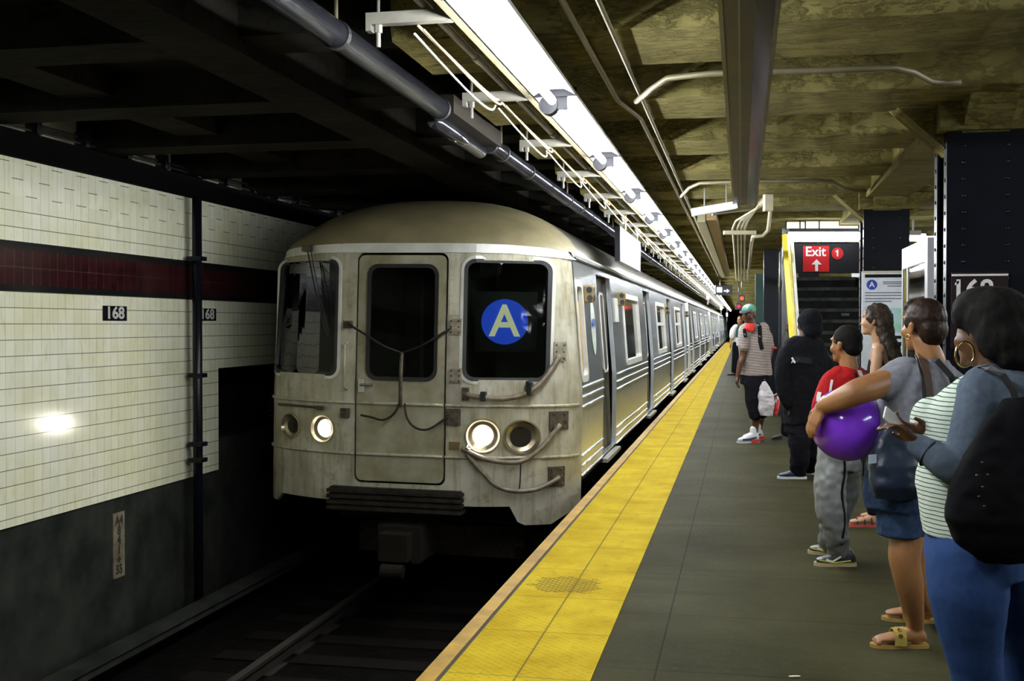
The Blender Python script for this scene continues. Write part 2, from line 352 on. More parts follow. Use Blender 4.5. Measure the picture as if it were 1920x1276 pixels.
text('numerals', '168', .155, m_wht, (CX-.075, COLS[0]-.248, 1.700), (1, 0, 0), UP, sg, bold=.0035, ex=.0015)
MB().prism([(CX-.172, COLS[0]-.2495, 1.742), (CX-.172, COLS[0]-.2495, 1.728), (CX-.150, COLS[0]-.2495, 1.740), (CX-.150, COLS[0]-.2495, 1.757)], (0, .002, 0)).obj('numeral_flag', m_wht, sg)
for k, y in enumerate(COLS[1:]): column(y, False, ['riveted dark column at the right of the exit stair', 'far dark column in a row beyond the exit stair'][min(k, 1)], near=k < 1)
struct('ceiling_girder', MB().box(CX-.2, CX+.2, 7.6, 80, ZB-.06, 3.14), m_ceil)
# ---------------------------------------------------------------- fixtures under the ceiling
XL, ZL, PIT = -.93, 2.665, 2.1
def fixture():
    r = empty('fluorescent_fixture', (XL, 5.6, ZL), None, 'light fixture')
    x, z, y0, y1 = XL, ZL, 5.6-PIT+.01, 5.6-.01
    MB().prism([(x-.06, y0, z+.06), (x-.115, y0, z-.005), (x-.105, y0, z-.01), (x-.05, y0, z+.02), (x+.05, y0, z+.02), (x+.105, y0, z-.01), (x+.115, y0, z-.005), (x+.06, y0, z+.06)], (0, y1-y0, 0)).obj('reflector_housing', m_refl, r)
    MB().cyl((x, y0+.07, z-.05), (x, y1-.07, z-.05), .021, n=12).obj('lamp_tube', m_tube, r)
    MB().cyl((x-.035, y0, z-.052), (x-.035, y0+.07, z-.052), .048, n=18).box(x-.05, x+.06, y0+.01, y0+.035, z-.075, z+.02).box(x-.112, x+.112, y0-.004, y0+.008, z-.014, z+.03).obj('socket', m_sock, r, smooth=False)
    MB().box(x-.155, x-.125, y0, y1, z-.005, z+.045).box(x-.135, x-.1, y0+.3, y0+.34, z+.02, z+.06).box(x-.135, x-.1, y1-.3, y1-.26, z+.02, z+.06).obj('side_rail', m_galvd, r)
    return r
f0 = fixture(); FG = 'continuous row of fluorescent fixtures above the yellow strip'
for k in range(-1, 44):
    o = f0 if k == 0 else dup(f0)
    o.location = (XL, 5.6+PIT*k, ZL); o['group'] = FG
    kk = k+1; NN = ['nearest', 'second nearest', 'third nearest', 'fourth nearest', 'fifth nearest', 'sixth nearest', 'seventh nearest', 'eighth nearest', 'ninth nearest', 'tenth nearest']
    o['label'] = NN[kk]+' fixture of the long glowing fluorescent row above the yellow strip' if kk < 10 else 'small far fluorescent fixture, past the tenth, in the glowing row above the yellow strip'
def bracket(wire):
    r = empty('channel_bracket', (-1.40, 5.9, ZL), None, 'bracket')
    x = -1.43; z = ZL-.005; y = 5.9
    MB().box(x, XL-.16, y-.022, y+.022, z, z+.045).box(x, x+.02, y-.022, y+.022, z-.025, z).obj('channel_arm', m_galv, r)
    MB().cyl((x+.045, y, z), (x+.045, y, z-.03), .016, n=6).cyl((x+.045, y, z-.03), (x+.045, y, z-.085), .009, n=8).cyl((x+.045, y, z+.045), (x+.045, y, ZB+.0), .006).obj('hanging_bolt', m_galv, r)
    for j, (a, s, rr) in enumerate(((.0, .0, .006), (.02, .015, .005), (-.015, .03, .005))) if wire else ():
        pts = [(x+.2+a+.09*math.sin(math.pi*t), y+.02+1.45*t, z-.005-s-(.10+s)*math.sin(math.pi*t)) for t in [i/12 for i in range(13)]]
        MB().tube(pts, rr, 6).obj('cable', [m_cream, M('orange_wire', (.5, .28, .1), .5), m_wht][j], r)
    return r
b0 = bracket(True)
for k in range(-1, 44):
    o = b0 if k == 0 else dup(b0)
    o.location = (-1.40, 5.7+1.53*k, ZL); o['group'] = 'channel brackets left of the fixture row'; o['label'] = NN[k+1]+' grey channel bracket with hanging bolt, left of the glowing fixture row' if k < 9 else 'small far channel bracket, past the tenth, left of the glowing fixture row'
mb = MB().cyl((-1.20, YN, ZL+.062), (-1.20, 100, ZL+.062), .017); 
for y in [5.0+2.1*i for i in range(20)]: mb.cyl((-1.20, y, ZL+.062), (-1.20, y+.09, ZL+.062), .022)
tag(mb.obj('lighting_conduit', m_galv, smooth=False), 'pale conduit running beside the glowing fixture row, on its left', 'conduit')
# the big pipe over the train
zp = 2.735; xp = -1.70
r = empty('ceiling_pipe', (xp, 5, zp), 'long polished grey pipe with black bands hanging above the platform edge', 'pipe')
MB().cyl((xp, YN, zp), (xp, 6.25, zp), .058, n=24).cyl((xp, 7.5, zp), (xp, 90, zp), .055, n=24).obj('pipe_run', m_pipe, r, smooth=True)
MB().cyl((xp-.05, 6.3, zp-.055), (xp-.05, 7.45, zp-.06), .045, n=20).obj('lower_pipe', m_pipe, r, smooth=True)
MB().box(xp-.045, xp+.075, 6.25, 7.55, zp-.02, zp+.085).obj('wrapped_section', m_pcoat, r)
for y in (4.55, 6.22, 7.5, 7.9, 8.9, 11, 11.8, 12.6, 15, 18, 21, 24, 27, 30): MB().cyl((xp, y-.018, zp), (xp, y+.018, zp), .064, n=20).obj('pipe_band', m_blk, r)
for y in (4.55, 7.9, 11, 15, 18, 21): MB().cyl((xp, y, zp+.05), (xp, y, 3.14), .008).obj('hanger_rod', m_galvd, r)
# cable duct over the platform centre
xd0, xd1, zd = -.072, .115, 2.6
r = empty('cable_duct', (0, 5, zd), 'long dark steel cable duct under the ceiling, ending near the stair', 'cable duct')
MB().box(xd0, xd1, YN, 10.6, zd, zd+.09).obj('duct_body', m := M('grimy_olive_steel', (.10, .095, .07), .35, .6, col2=(.06, .05, .04), scale=3), r)
MB().box(xd0-.012, xd0+.004, YN, 10.6, zd-.012, zd+.1).box(xd0+.055, xd0+.063, YN, 10.6, zd-.010, zd).box(xd1-.004, xd1+.012, YN, 10.6, zd-.012, zd+.1).obj('duct_flange', M('worn_steel_edge', (.30, .28, .22), .35, .7), r)
MB().box(xd0+.115, xd1-.004, YN, 10.6, zd-.004, zd+.0005).obj('inner_cover', M('dark_glossy_cover', (.05, .035, .03), .15, .5, col2=(.02, .02, .02), scale=2), r)
for y in (3, 5.5, 8, 10.2):
    for xx in (xd0+.02, xd1-.02): MB().cyl((xx, y, zd+.09), (xx, y, 3.14), .008).obj('hanger_rod', m_galvd, r)
# yellowish duct beyond, running away
mb = MB().box(-.50, -.41, 12.9, 28, 2.66, 2.78); r = empty('wiring_trough', (-.4, 12.9, 2.7), 'dirty yellow-brown wiring trough running away beyond the small hanging lamp', 'cable duct')
mb.obj('grey_trough', m_galvd, r); MB().box(-.40, -.29, 12.9, 28, 2.68, 2.78).obj('brown_trough', M('rusty_trough', (.30, .18, .06), .6, col2=(.16, .12, .05)), r)
# conduits on the ceiling
for nm, pts, rad, lab in (
    ('a', [(-.70, YN, 2.78), (-.70, 6.4, 2.78), (-.62, 7.0, 2.78), (-.62, 30, 2.78)], .014, 'thin dark conduit along the ceiling right of the fixture row, the left of a pair'),
    ('b', [(-.56, YN, 2.78), (-.56, 30, 2.78)], .012, 'thin dark conduit along the ceiling right of the fixture row, the right of a pair')):
    tag(MB().tube(pts, rad, 8).obj('ceiling_conduit', m_galvd), lab, 'conduit')
def pxz(x, y, z):       # the point of a level z plane seen at a pixel of the photograph
    d = CF+CR*((x-960)/FPX)-CU*((y-638)/FPX); return Vector((0, 0, EYE))+d*((z-EYE)/d.z)
def pxX(x, y, X):
    d = CF+CR*((x-960)/FPX)-CU*((y-638)/FPX); return Vector((0, 0, EYE))+d*(X/d.x)
for pp, lab in (([(1193, 190), (1222, 166), (1252, 146), (1330, 138), (1450, 134), (1600, 130), (1680, 127), (1712, 134), (1745, 152), (1775, 155), (1803, 153)], 'bent conduit crossing the ceiling toward the nearest column'),
                ([(1277, 368), (1292, 352), (1312, 343), (1400, 340), (1540, 338), (1562, 341), (1580, 351), (1600, 358), (1625, 357)], 'bent conduit crossing the ceiling above the exit stair')):
    tag(MB().tube([pxz(a, b, 2.765) for a, b in pp], .016, 8).obj('cross_conduit', m_galvd, smooth=True), lab, 'conduit')
# conduit cluster
r = empty('conduit_cluster', pxz(1400, 435, 2.5), 'cluster of cream conduits bending down from the ceiling and running away beyond the duct', 'conduit')
Zc = 12.0
for i, (x1, x2) in enumerate(((1374, 1381), (1383, 1386), (1390, 1390), (1396, 1396), (1412, 1402))):
    top = [W(1438-4*i, 366+2*i, Zc-.6+.1*i), W(1428-5*i+3*i, 385, Zc-.4)] if i < 4 else [W(1446, 372, Zc-.5), W(1442, 420, Zc-.3), W(1440, 432, Zc-.2), W(1430, 442, Zc-.1)]
    mid = [W(x1+6, 414 if i < 4 else 443, Zc-.15), W(x1, 428 if i < 4 else 443, Zc)]
    MB().tube(top+mid+[W(x1+(x2-x1)*.3, 455, Zc+1.2), W(x2, 525, Zc+8)], .013 if i < 4 else .02, 8).obj('conduit', m_cream, r, smooth=True)
MB().obox(W(1387, 436, Zc-.1), CR, UP, AW, .17, .02, .03).obj('crossbar', m_cream, r)
MB().obox(W(1440, 380, Zc-.9), CR, UP, AW, .04, .08, .05).obj('junction_box', m_cream, r)
# small hanging lamp
r = empty('hanging_lamp', W(1340, 392, 10.2), 'short white lamp box hanging on two rods under the end of the cable duct', 'light fixture')
dR = (CR+UP*.17).normalized()
MB().obox(W(1339, 391, 10.2), dR, dR.cross(AW), AW, .20, .032, .06).obj('lamp_box', M('bluish_white_enamel', (.8, .83, .9), .4, emit=.35), r)
MB().obox(W(1370, 398, 10.25), (CR+UP*.12), UP, AW, .17, .006, .03).obj('lower_strip', m_galv, r)
MB().cyl(W(1321, 388, 10.2), W(1321, 352, 10.2), .006).cyl(W(1362, 380, 10.2), W(1362, 345, 10.2), .006).obj('rod', m_galv, r)
# lit information panel hung along the edge
XS = -1.3; p0 = pxX(1163, 424, XS); p1 = pxX(1201, 452, XS); zt = p0.z; zb_ = pxX(1163, 489, XS).z
r = empty('hanging_sign', (XS, p0.y, zt), 'white and pale blue sign panel hanging over the platform edge above the train', 'sign')
MB().box(XS-.06, XS-.002, p0.y, p1.y, zb_, zt).obj('sign_case', m_black, r)
MB().box(XS-.002, XS+.001, p0.y+.01, p1.y-.01, zb_+(zt-zb_)*.62, zt).obj('white_field', m_wht, r)
MB().box(XS-.002, XS+.001, p0.y+.01, p1.y-.01, zb_, zb_+(zt-zb_)*.62).obj('blue_field', M('pale_blue_panel', (.35, .45, .58), .3), r)
L = p1.y-p0.y
for a, b in ((.30, .42), (.02, .18)):
    MB().box(XS+.001, XS+.003, p0.y+L*.18, p0.y+L*.56, zb_+(zt-zb_)*(a+.02), zb_+(zt-zb_)*(b+.04)).obj('white_label', m_wht, r)
MB().cyl((XS, p0.y+.5, zt), (XS, p0.y+.5, 3.14), .016).cyl((XS, p1.y-.5, zt), (XS, p1.y-.5, 3.14), .012).obj('hanger_rod', m_galvd, r)
# far small things
r = empty('arrow_sign', W(1356, 544, 32), 'small black sign with a white square and white arrow far down the platform', 'sign')
MB().obox(W(1357, 544, 32), CR, UP, AW, .24, .14, .03).obj('sign_board', m_black, r)
MB().obox(W(1349, 543, 31.95), CR, UP, AW, .075, .075, .01).obj('white_square', M('lit_white', (.8, .8, .8), .5, emit=.5), r)
q = W(1363, 545, 31.94); MB().prism([q+CR*a+UP*b for a, b in ((-.09, -.02), (.0, -.02), (.0, -.06), (.075, 0), (.0, .06), (.0, .02), (-.09, .02))], AW*.01).obj('white_arrow', M('lit_white', (.8, .8, .8), .5, emit=.5), r)
MB().cyl(W(1350, 535, 32), W(1350, 500, 32), .01).obj('hanger', m_galvd, r)
for a, b, Z, cn, lab in ((1391, 559, 30, (1., .07, .02), 'upper red signal light far down the platform above the man in the cap'), (1385, 574, 34, (1., .02, .05), 'lower red signal light far down the platform beside the man in the cap')):
    r = empty('signal_light', W(a, b, Z), lab, 'signal')
    MB().cyl(W(a, b, Z), W(a, b, Z+.05), .05).obj('red_lens', lamp_mat('red_signal_glow', cn, 2.2), r); MB().obox(W(a, b, Z+.1), CR, UP, AW, .08, .1, .05).obj('signal_box', m_black, r); _p = W(a, b, Z+.1); MB().cyl(_p, (_p.x, _p.y, 3.14), .015).obj('signal_hanger', m_black, r)
for a, b, Z, lab in ((1327, 558, 40, 'nearest of three small white lamps above the far end of the train'), (1352, 578, 52, 'middle of three small white lamps above the far end of the train'), (1363, 590, 66, 'farthest of three small white lamps above the far end of the train')):
    r = empty('hanging_marker_lamp', W(a, b, Z), lab, 'light fixture')
    MB().cyl(W(a, b+3, Z), W(a, b-4, Z), .055).obj('lamp_head', M('glowing_white_head', (.8, .8, .75), .5, emit=.8), r); _p = W(a, b-4, Z); MB().cyl(W(a, b+3, Z), W(a, b+13, Z), .03).obj('stem', m_galv, r); MB().cyl(_p, (_p.x, _p.y, 3.14), .012).obj('hanger', m_galv, r)
# wall signs, post, marker board
r = empty('wall_post', (XW+.12, 10.05, -1.2), 'dark vertical steel post in front of the white tiled wall', 'post')
p = pxX(370, 600, XW+.12); MB().cyl((XW+.12, p.y, -1.28), (XW+.12, p.y, 2.705), .045, n=12).obj('post_shaft', m_navyst, r, smooth=True)
for zz in (.35, 2.1, .2, 1.0): MB().box(XW+.05, XW+.19, p.y-.06, p.y+.06, zz, zz+.04).obj('clamp', m_navyst, r)
for (a, b, c_, d), lab, s in (((193, 574, 237.5, 601), 'black 168 tile sign on the white tiled wall, left of the dark post', '168'), ((372, 578.5, 405, 601), 'black 168 tile sign on the tiled wall half hidden behind the dark post', '168')):
    q0, q1 = pxX(a, d, XW+.004), pxX(c_, b, XW+.004); r = empty('station_number_tile', (XW, q0.y, q0.z), lab, 'sign')
    MB().box(XW-.01, XW+.006, q0.y, q1.y, q0.z, q1.z).obj('black_tile', m_black, r); h = q1.z-q0.z
    text('numerals', s, h*1.12, M('grey_white_numeral', (.6, .6, .55), .4), (XW+.007, (q0.y+q1.y)/2, (q0.z+q1.z)/2), (0, 1, 0), UP, r, bold=.004, sx=(q1.y-q0.y)/(h*2.15))
q0, q1 = pxX(211, 1086, XW-.03), pxX(231.5, 957, XW-.03); r = empty('marker_board', (XW-.03, q0.y, q0.z), 'weathered vertical number board on the dark wall below the tiles', 'sign')
MB().box(XW-.035, XW-.02, q0.y, q1.y, q0.z, q1.z).obj('board', M('stained_cream_board', (.20, .18, .12), .6, col2=(.10, .08, .05), scale=9), r)
for i, t in enumerate(('A4', '8', '4', '1', '+', '55')):
    text('characters', t, .105, M('faded_black_letter', (.02, .015, .01), .7), (XW-.0195, (q0.y+q1.y)/2, q1.z-.07-i*(q1.z-q0.z-.12)/5.2), (0, 1, 0), UP, r, bold=.005, sx=.95)
# cable run in the slot above the wall
r = empty('cable_run', (XW-.1, 6, 2.98), 'dark cables on small brackets in the lit slot above the tiled wall', 'cable')
MB().tube([(XW+.02, -2+1.0*i, 2.975+.01*math.sin(i*2.1)) for i in range(24)], .012, 6).tube([(XW+.05, -2+1.0*i, 2.925+.008*math.sin(i*1.3)) for i in range(24)], .010, 6).obj('cable', m_blk, r)
for i in range(26): MB().box(XW, XW+.10, 2.4+.62*i, 2.46+.62*i, 2.895, 3.02).obj('cable_bracket', m_black, r)
# rails and ties
for x, lab in ((-2.985-.7175, 'left running rail of the dark track under the train'), (-2.985+.7175, 'right running rail of the dark track under the train')):
    tag(MB().box(x-.035, x+.035, YN, YF, -1.17, -1.14).box(x-.01, x+.01, YN, YF, -1.27, -1.17).box(x-.07, x+.07, YN, YF, -1.28, -1.265).obj('running_rail', m_rail), lab, 'rail')
tag(MB().box(-4.72, -4.64, YN, YF, -1.08, -1.03).box(-4.75, -4.6, YN, YF, -1.0, -.96).obj('third_rail', m_conc), 'third rail under its cover board beside the tiled wall', 'rail')
tie = MB().box(-4.3, -1.75, -.12, .12, -1.30, -1.265).obj('track_tie', M('oily_wood', (.007, .005, .004), .95, spec=.1))
for k in range(0, 20):
    o = tie if k == 0 else dup(tie); o.location = (0, 1.5+.6*k, 0); tag(o, 'oily wooden tie across the dark track bed in front of the train', 'track tie', 'ties of the near track')
# ---------------------------------------------------------------- exit stair
Zs = 17.0
sx0, sx1 = .68, 1.82; sy = 15.5
r = empty('exit_stair', (1.27, sy, 0), 'dark steel stair rising away under the red Exit sign', 'stair')
m_step = M('worn_dark_tread', (.10, .11, .10), .6, .1, col2=(.05, .055, .05), scale=5, bump=.3)
m_nos = M('scuffed_nosing', (.40, .42, .40), .5, .2, col2=(.2, .21, .2), scale=7)
for k in range(13):
    MB().box(sx0, sx1, sy+.30*k, sy+.30*k+.34, .175*k, .175*(k+1)).obj('step', m_step, r); MB().box(sx0, sx1, sy+.30*k-.025, sy+.30*k, .175*(k+1)-.05, .175*(k+1)).obj('step_nosing', m_nos, r)
MB().box(1.52, 1.64, sy+.30*9-.035, sy+.30*9-.025, 1.635, 1.675).obj('riser_label', m_wht, r)
r = empty('stair_enclosure', (sx0, sy, 0), 'dark panelled enclosure walls around the exit stair', 'enclosure')
MB().box(sx0-.06, sx0, sy+.2, sy+4.3, 0, 2.73).obj('side_panel', m_navyst, r); MB().box(sx1, sx1+.06, sy+.2, sy+4.3, 0, 2.73).obj('side_panel', m_navyst, r)
MB().box(sx0, sx1, sy+4.2, sy+4.3, 2.45, 2.73).obj('end_panel', m_black, r)
q = W(1469, 822, 14.6)
tag(MB().cyl((q.x, q.y, 0), (q.x, q.y, 2.75), .025).cyl((q.x, q.y, 0), (q.x, q.y, .05), .09).obj('stair_post', M('scuffed_grey_post', (.12, .12, .12), .4, .5)), 'thin scuffed grey post left of the yellow strip of the exit stair', 'post')
q = W(1628, 600, 14.2); tag(MB().cyl((q.x, q.y, 0), (q.x, q.y, 2.7), .03).obj('stair_post', M('bright_steel_post', (.35, .35, .42), .25, .8)), 'shiny steel post at the right edge of the exit stair', 'post')
p0, p1 = W(1473, 440, 13.9), W(1487, 632, 13.6); p1 = p1+(p1-p0)*(p1.z/(p0.z-p1.z))
tag(MB().cyl(p0, p1, .048, n=4).obj('yellow_guard', M('bright_yellow_paint', (.9, .72, .02), .4, emit=.0)), 'tall bright yellow strip at the left edge of the exit stair', 'guard')
p0, p1 = W(1485, 452, 14.0), W(1496, 603, 13.8); p1 = p1+(p1-p0)*(p1.z/(p0.z-p1.z))
tag(MB().cyl(p0, p1, .02, n=4).obj('white_guard', m_wht), 'narrow white strip right beside the yellow strip of the exit stair', 'guard')
# lamp over the stair
r = empty('stair_lamp', W(1552, 443, 14.0), 'bright horizontal fluorescent lamp over the exit stair', 'light fixture')
MB().obox(W(1552, 444, 14.0), CR, UP, AW, .485, .055, .04).obj('glowing_tube', m_tube2, r); MB().obox(W(1552, 432, 14.03), CR, UP, AW, .5, .02, .07).obj('lamp_housing', m_black, r)
MB().cyl(W(1500, 430, 14), W(1500, 360, 14), .008).cyl(W(1610, 430, 14), W(1610, 360, 14), .008).obj('hanger', m_black, r)
r = empty('glowing_shapes', W(1552, 421, 14.1), 'strip of pale shapes with an added glow just above the exit stair lamp', 'glow_strip')
m_lv = M('glowing_pale_panel', (.8, .78, .72), .5, emit=.6)  # emission stands in for lamp light caught by the pale shapes
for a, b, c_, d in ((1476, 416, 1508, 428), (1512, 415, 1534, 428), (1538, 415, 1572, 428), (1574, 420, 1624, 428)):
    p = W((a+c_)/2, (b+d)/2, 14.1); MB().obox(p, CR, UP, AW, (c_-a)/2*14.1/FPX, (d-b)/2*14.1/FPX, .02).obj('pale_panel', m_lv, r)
MB().obox(W(1550, 421.5, 14.14), CR, UP, AW, .52, .06, .015).obj('backing', m_black, r)
# exit sign
m_red = M('sign_red', (.20, .005, .006), .5, spec=.1); m_sblk = M('sign_black', (.004, .004, .005), .6, spec=.1); m_swh = M('sign_lettering', (.27, .27, .26), .6)
r = empty('exit_sign', W(1555, 483, 14.2), 'black hanging sign with red Exit block, white arrow and red circle 1', 'sign')
Z = 14.3
MB().obox(W(1553, 484, Z), CR, UP, AW, .45, .19, .025).obj('sign_board', m_sblk, r)
def at(x, y, dz=0): return W(x, y, Z-.03-dz)
MB().obox(at(1530, 485), CR, UP, AW, 24.5*Z/FPX, 24*Z/FPX, .004).obj('red_block', m_red, r)
text('exit_word', 'Exit', .17, m_swh, at(1529, 472, .006), CR, UP, r, bold=.003, ex=.001)
q = at(1531, 497, .008); MB().prism([q+CR*a+UP*b for a, b in ((-.018, -.075), (.018, -.075), (.018, .01), (.065, .01), (0, .075), (-.065, .01), (-.018, .01))], AW*-.002).obj('up_arrow', m_swh, r)
MB().cyl(at(1570, 475, 0)+AW*.01, at(1570, 475, 0)-AW*.006, .076, n=28).obj('red_circle', m_red, r)
text('circle_numeral', '1', .11, m_swh, at(1570, 475, 0)-AW*.008, CR, UP, r, bold=.004, ex=.001); q = at(1570, 475, 0)-AW*.010; MB().prism([q+CR*a+UP*b for a, b in ((-.028, .026), (-.028, .014), (-.005, .026), (-.005, .042))], AW*.002).obj('numeral_flag', m_swh, r)
# enclosure beyond with green paint
q = W(1437, 600, 20.5)
tag(MB().box(q.x-.2, q.x+.2, q.y-.2, q.y+.2, 0, 2.42).obj('green_column', m_green), 'dark green square column beyond the man in the cap', 'column')
q = W(1455, 600, 18.6); tag(MB().box(q.x-.2, q.x+.03, q.y, q.y+.25, 0, 2.75).obj('dark_partition', m_navyst), 'dark partition between the green column and the exit stair', 'partition')
# poster on the second column
yc = COLS[1]-.215; p0 = W(1636, 512, 11.05)
r = empty('service_poster', (1.4, yc, 1.3), 'white service notice with blue bullet and small map on the column right of the stair', 'poster')
X0 = 1.155; X1 = 1.66; ZT = 2.02
MB().box(X0, X1, yc-.03, yc-.005, 1.05, ZT).obj('notice_sheet', M('paper_white', (.74, .78, .85), .5), r)
MB().box(X0, X1, yc-.034, yc-.03, ZT-.015, ZT+.005).obj('yellow_edge', m_cream, r)
MB().box(X0+.03, X1-.03, yc-.033, yc-.03, ZT-.06, ZT-.028).obj('dark_header', m_black, r)
MB().cyl((X0+.095, yc-.03, ZT-.13), (X0+.095, yc-.034, ZT-.13), .05, n=28).obj('blue_bullet', M('bullet_blue', (.03, .07, .42), .4), r)
text('bullet_letter', 'A', .075, m_wht, (X0+.095, yc-.0345, ZT-.13), (1, 0, 0), UP, r, bold=.001)
mb = MB()
for i, (z, a, b) in enumerate(((.10, .2, .42), (.118, .2, .44), (.14, .24, .38), (.205, .03, .46), (.232, .03, .42), (.262, .03, .45), (.29, .03, .28))): mb.box(X0+a, X0+b, yc-.032, yc-.03, ZT-z-.008, ZT-z)
for i in range(9): mb.box(X0+.03, X0+.18, yc-.032, yc-.03, ZT-.36-.03*i, ZT-.356-.03*i)
mb.obj('printed_lines', M('print_grey', (.05, .05, .07), .5), r)
MB().box(X0+.24, X0+.48, yc-.033, yc-.03, ZT-.60, ZT-.36).obj('small_map', M('map_print', (.45, .62, .75), .5, col2=(.25, .6, .3), scale=9), r)
MB().box(X0+.28, X0+.47, yc-.033, yc-.03, ZT-.66, ZT-.63).box(X0+.28, X0+.47, yc-.033, yc-.03, ZT-.73, ZT-.69).obj('dark_bar', m_black, r)
# map board between the columns
ya, yb = 8.0, 9.25; xb = 1.28
r = empty('map_board', (xb, ya, 0), 'white framed double-sided map case standing between the two columns', 'map board')
zt2 = 2.09; 
mb = MB().box(xb-.05, xb+.05, ya, yb, 1.93, zt2).box(xb-.05, xb+.05, ya, yb, .45, .6).box(xb-.05, xb+.05, ya, ya+.12, .6, 1.93).box(xb-.05, xb+.05, yb-.06, yb, .6, 1.93).box(xb-.05, xb+.05, yb-.33, yb-.27, .6, 1.93)
mb.obj('white_frame', M('white_enamel_frame', (.40, .41, .44), .4), r)
qm = NT('transit_map_print'); v = qm.coord(); n = qm.noise(v, 7, 4); qm.base(qm.ramp(n, [(.38, (.35, .5, .62)), (.46, (.5, .62, .6)), (.52, (.42, .55, .42)), (.6, (.55, .6, .45)), (.72, (.3, .2, .15))])); qm.b.inputs['Roughness'].default_value = .5
MB().box(xb-.02, xb+.02, ya+.1, yb-.05, .6, 1.93).obj('map_sheet', qm.m, r)
MB().box(xb-.046, xb-.043, ya+.1, yb-.05, .6, 1.93).obj('glazing', glass_mat('case_glass', (.95, .95, .95), .4), r)
MB().box(xb-.04, xb+.04, ya+.02, ya+.1, 0, .45).box(xb-.04, xb+.04, yb-.1, yb-.02, 0, .45).obj('leg', M('grey_leg', (.3, .3, .3), .4), r)
MB().cyl(W(1708, 630, 8.2), W(1703, 560, 8.9), .02).obj('yellow_pole', M('yellow_pole_paint', (.8, .62, .03), .4), r) if 0 else None
# lamps of the opposite side
def fx2(y, x=5.0):
    o = dup(f0); o.location = (x, y, ZL+.02); o['label'] = 'bright fluorescent fixture over the opposite platform edge, at the right of the nearest column'; o['group'] = 'fluorescent fixtures of the opposite platform edge'
for k in range(14): fx2(3.2+2.1*k)
for (a, b, c_), lab in (((1712, 445, 13.5), 'lower left of the two small lit lamps behind the map case'), ((1738, 447, 16.5), 'right of the two small lit lamps behind the map case')):
    r = empty('small_lamp', W(a, b, c_), lab, 'light fixture')
    MB().obox(W(a, b, c_), CR, UP, AW, .14, .04, .04).obj('glowing_face', m_tube2, r); MB().cyl(W(a, b-6, c_), W(a, b-35, c_), .012).obox(W(a, b-8, c_), CR, UP, AW, .08, .03, .05).obj('lamp_stem', m_galv, r)
# ---------------------------------------------------------------- train
XT, D0 = -2.985, 9.70
m_steel = M('brushed_stainless', (.80, .86, .95), .24, .92, col2=(.60, .64, .68), scale=4, stretch=(1, 3, .25), bump=.10, bscale=7, bdist=.01)
_t = m_steel.node_tree; _g = _t.nodes.new('ShaderNodeTangent'); _g.direction_type = 'RADIAL'; _g.axis = 'X'; _b = _t.nodes['Principled BSDF']; _b.inputs['Anisotropic'].default_value = .45; _t.links.new(_g.outputs[0], _b.inputs['Tangent'])
m_front = M('dull_silver_front', (.48, .46, .36), .45, .2, col2=(.28, .255, .16), scale=4, bump=.08, bscale=30)
_q = NT('streaked_silver_front'); _v = _q.coord(); _n = _q.noise(_v, 3, 6); _s = _q.noise(_q.coord((6, 6, .7)), 3, 6); _d = _q.noise(_v, 11, 8, .7)
_c = _q.ramp(_n, [(.32, (.31, .285, .18)), (.66, (.54, .52, .42))]); _c = _q.mix(_q.ramp(_s, [(.5, (0, 0, 0)), (.72, (.65, .65, .65))]), _c, (.17, .14, .07)); _c = _q.mix(_q.ramp(_d, [(.56, (0, 0, 0)), (.70, (.55, .55, .55))]), _c, (.12, .085, .04))
_q.base(_c); _q.b.inputs['Roughness'].default_value = .45; _q.b.inputs['Metallic'].default_value = .2; m_front = _q.m
m_roof = M('dusty_bronze_roof', (.23, .195, .10), .6, .1, col2=(.165, .14, .07), scale=3)
m_ftop = M('silver_rim', (.74, .74, .68), .4, .25, col2=(.58, .57, .50), scale=4)
m_dark = M('dark_recess', (.015, .014, .013), .7); m_grime = M('greasy_iron', (.10, .08, .05), .6, .3, col2=(.035, .028, .018), scale=20)
m_hose = M('brown_rubber_hose', (.19, .155, .10), .45, col2=(.09, .07, .045), scale=14); m_chain = M('dark_chain', (.025, .02, .015), .6, .5)
m_cab = M('cab_wall', (.12, .125, .10), .6); m_glass = glass_mat('train_glass', (.30, .34, .30), .10); m_gask = M('window_gasket', (.01, .01, .01), .5)
m_brass = M('brass_lamp_body', (.28, .20, .08), .4, .7); m_chrome = M('chrome', (.6, .6, .58), .2, .95)
def wz(z): return 1.525 if z < .9 else 1.525-.11*min((z-.9)/1.22, 1.25)
SP = [(0, 0), (.28, 0), (.45, .03), (.6, .10), (.75, .20), (.85, .29), (.92, .38), (.965, .47), (1.0, .60)]
def sd(t):
    t = min(abs(t), 1.0)
    for (a, p), (b, q) in zip(SP, SP[1:]):
        if t <= b: return p+(q-p)*(t-a)/(b-a)
def FP(u, z, out=0.0):         # point of the bowed front, pushed out toward the viewer
    t = u/wz(z); e = .02; ds = (sd(t+e)-sd(t-e))/(2*e*wz(z)) if abs(t) < .97 else 2.5*math.copysign(1, t)
    n = Vector((ds, -1, 0)).normalized(); return Vector((XT+u, D0+sd(t)+max(0, z-1)*.03, z))+n*out
RL = .014
def world(p): x, z = p.x-XT, p.z; return Vector((XT+x*math.cos(RL)+z*math.sin(RL), p.y, -x*math.sin(RL)+z*math.cos(RL)))
def UZ(x, y):                  # front coordinates of a feature measured in the photograph
    u, z = 0., 1.
    for _ in range(40):
        a, b, Z = px(world(FP(u, z))); u += (x-a)*Z/FPX*.9; z -= (y-b)*Z/FPX*.9; u = max(-1.52, min(1.52, u))
    return u, z
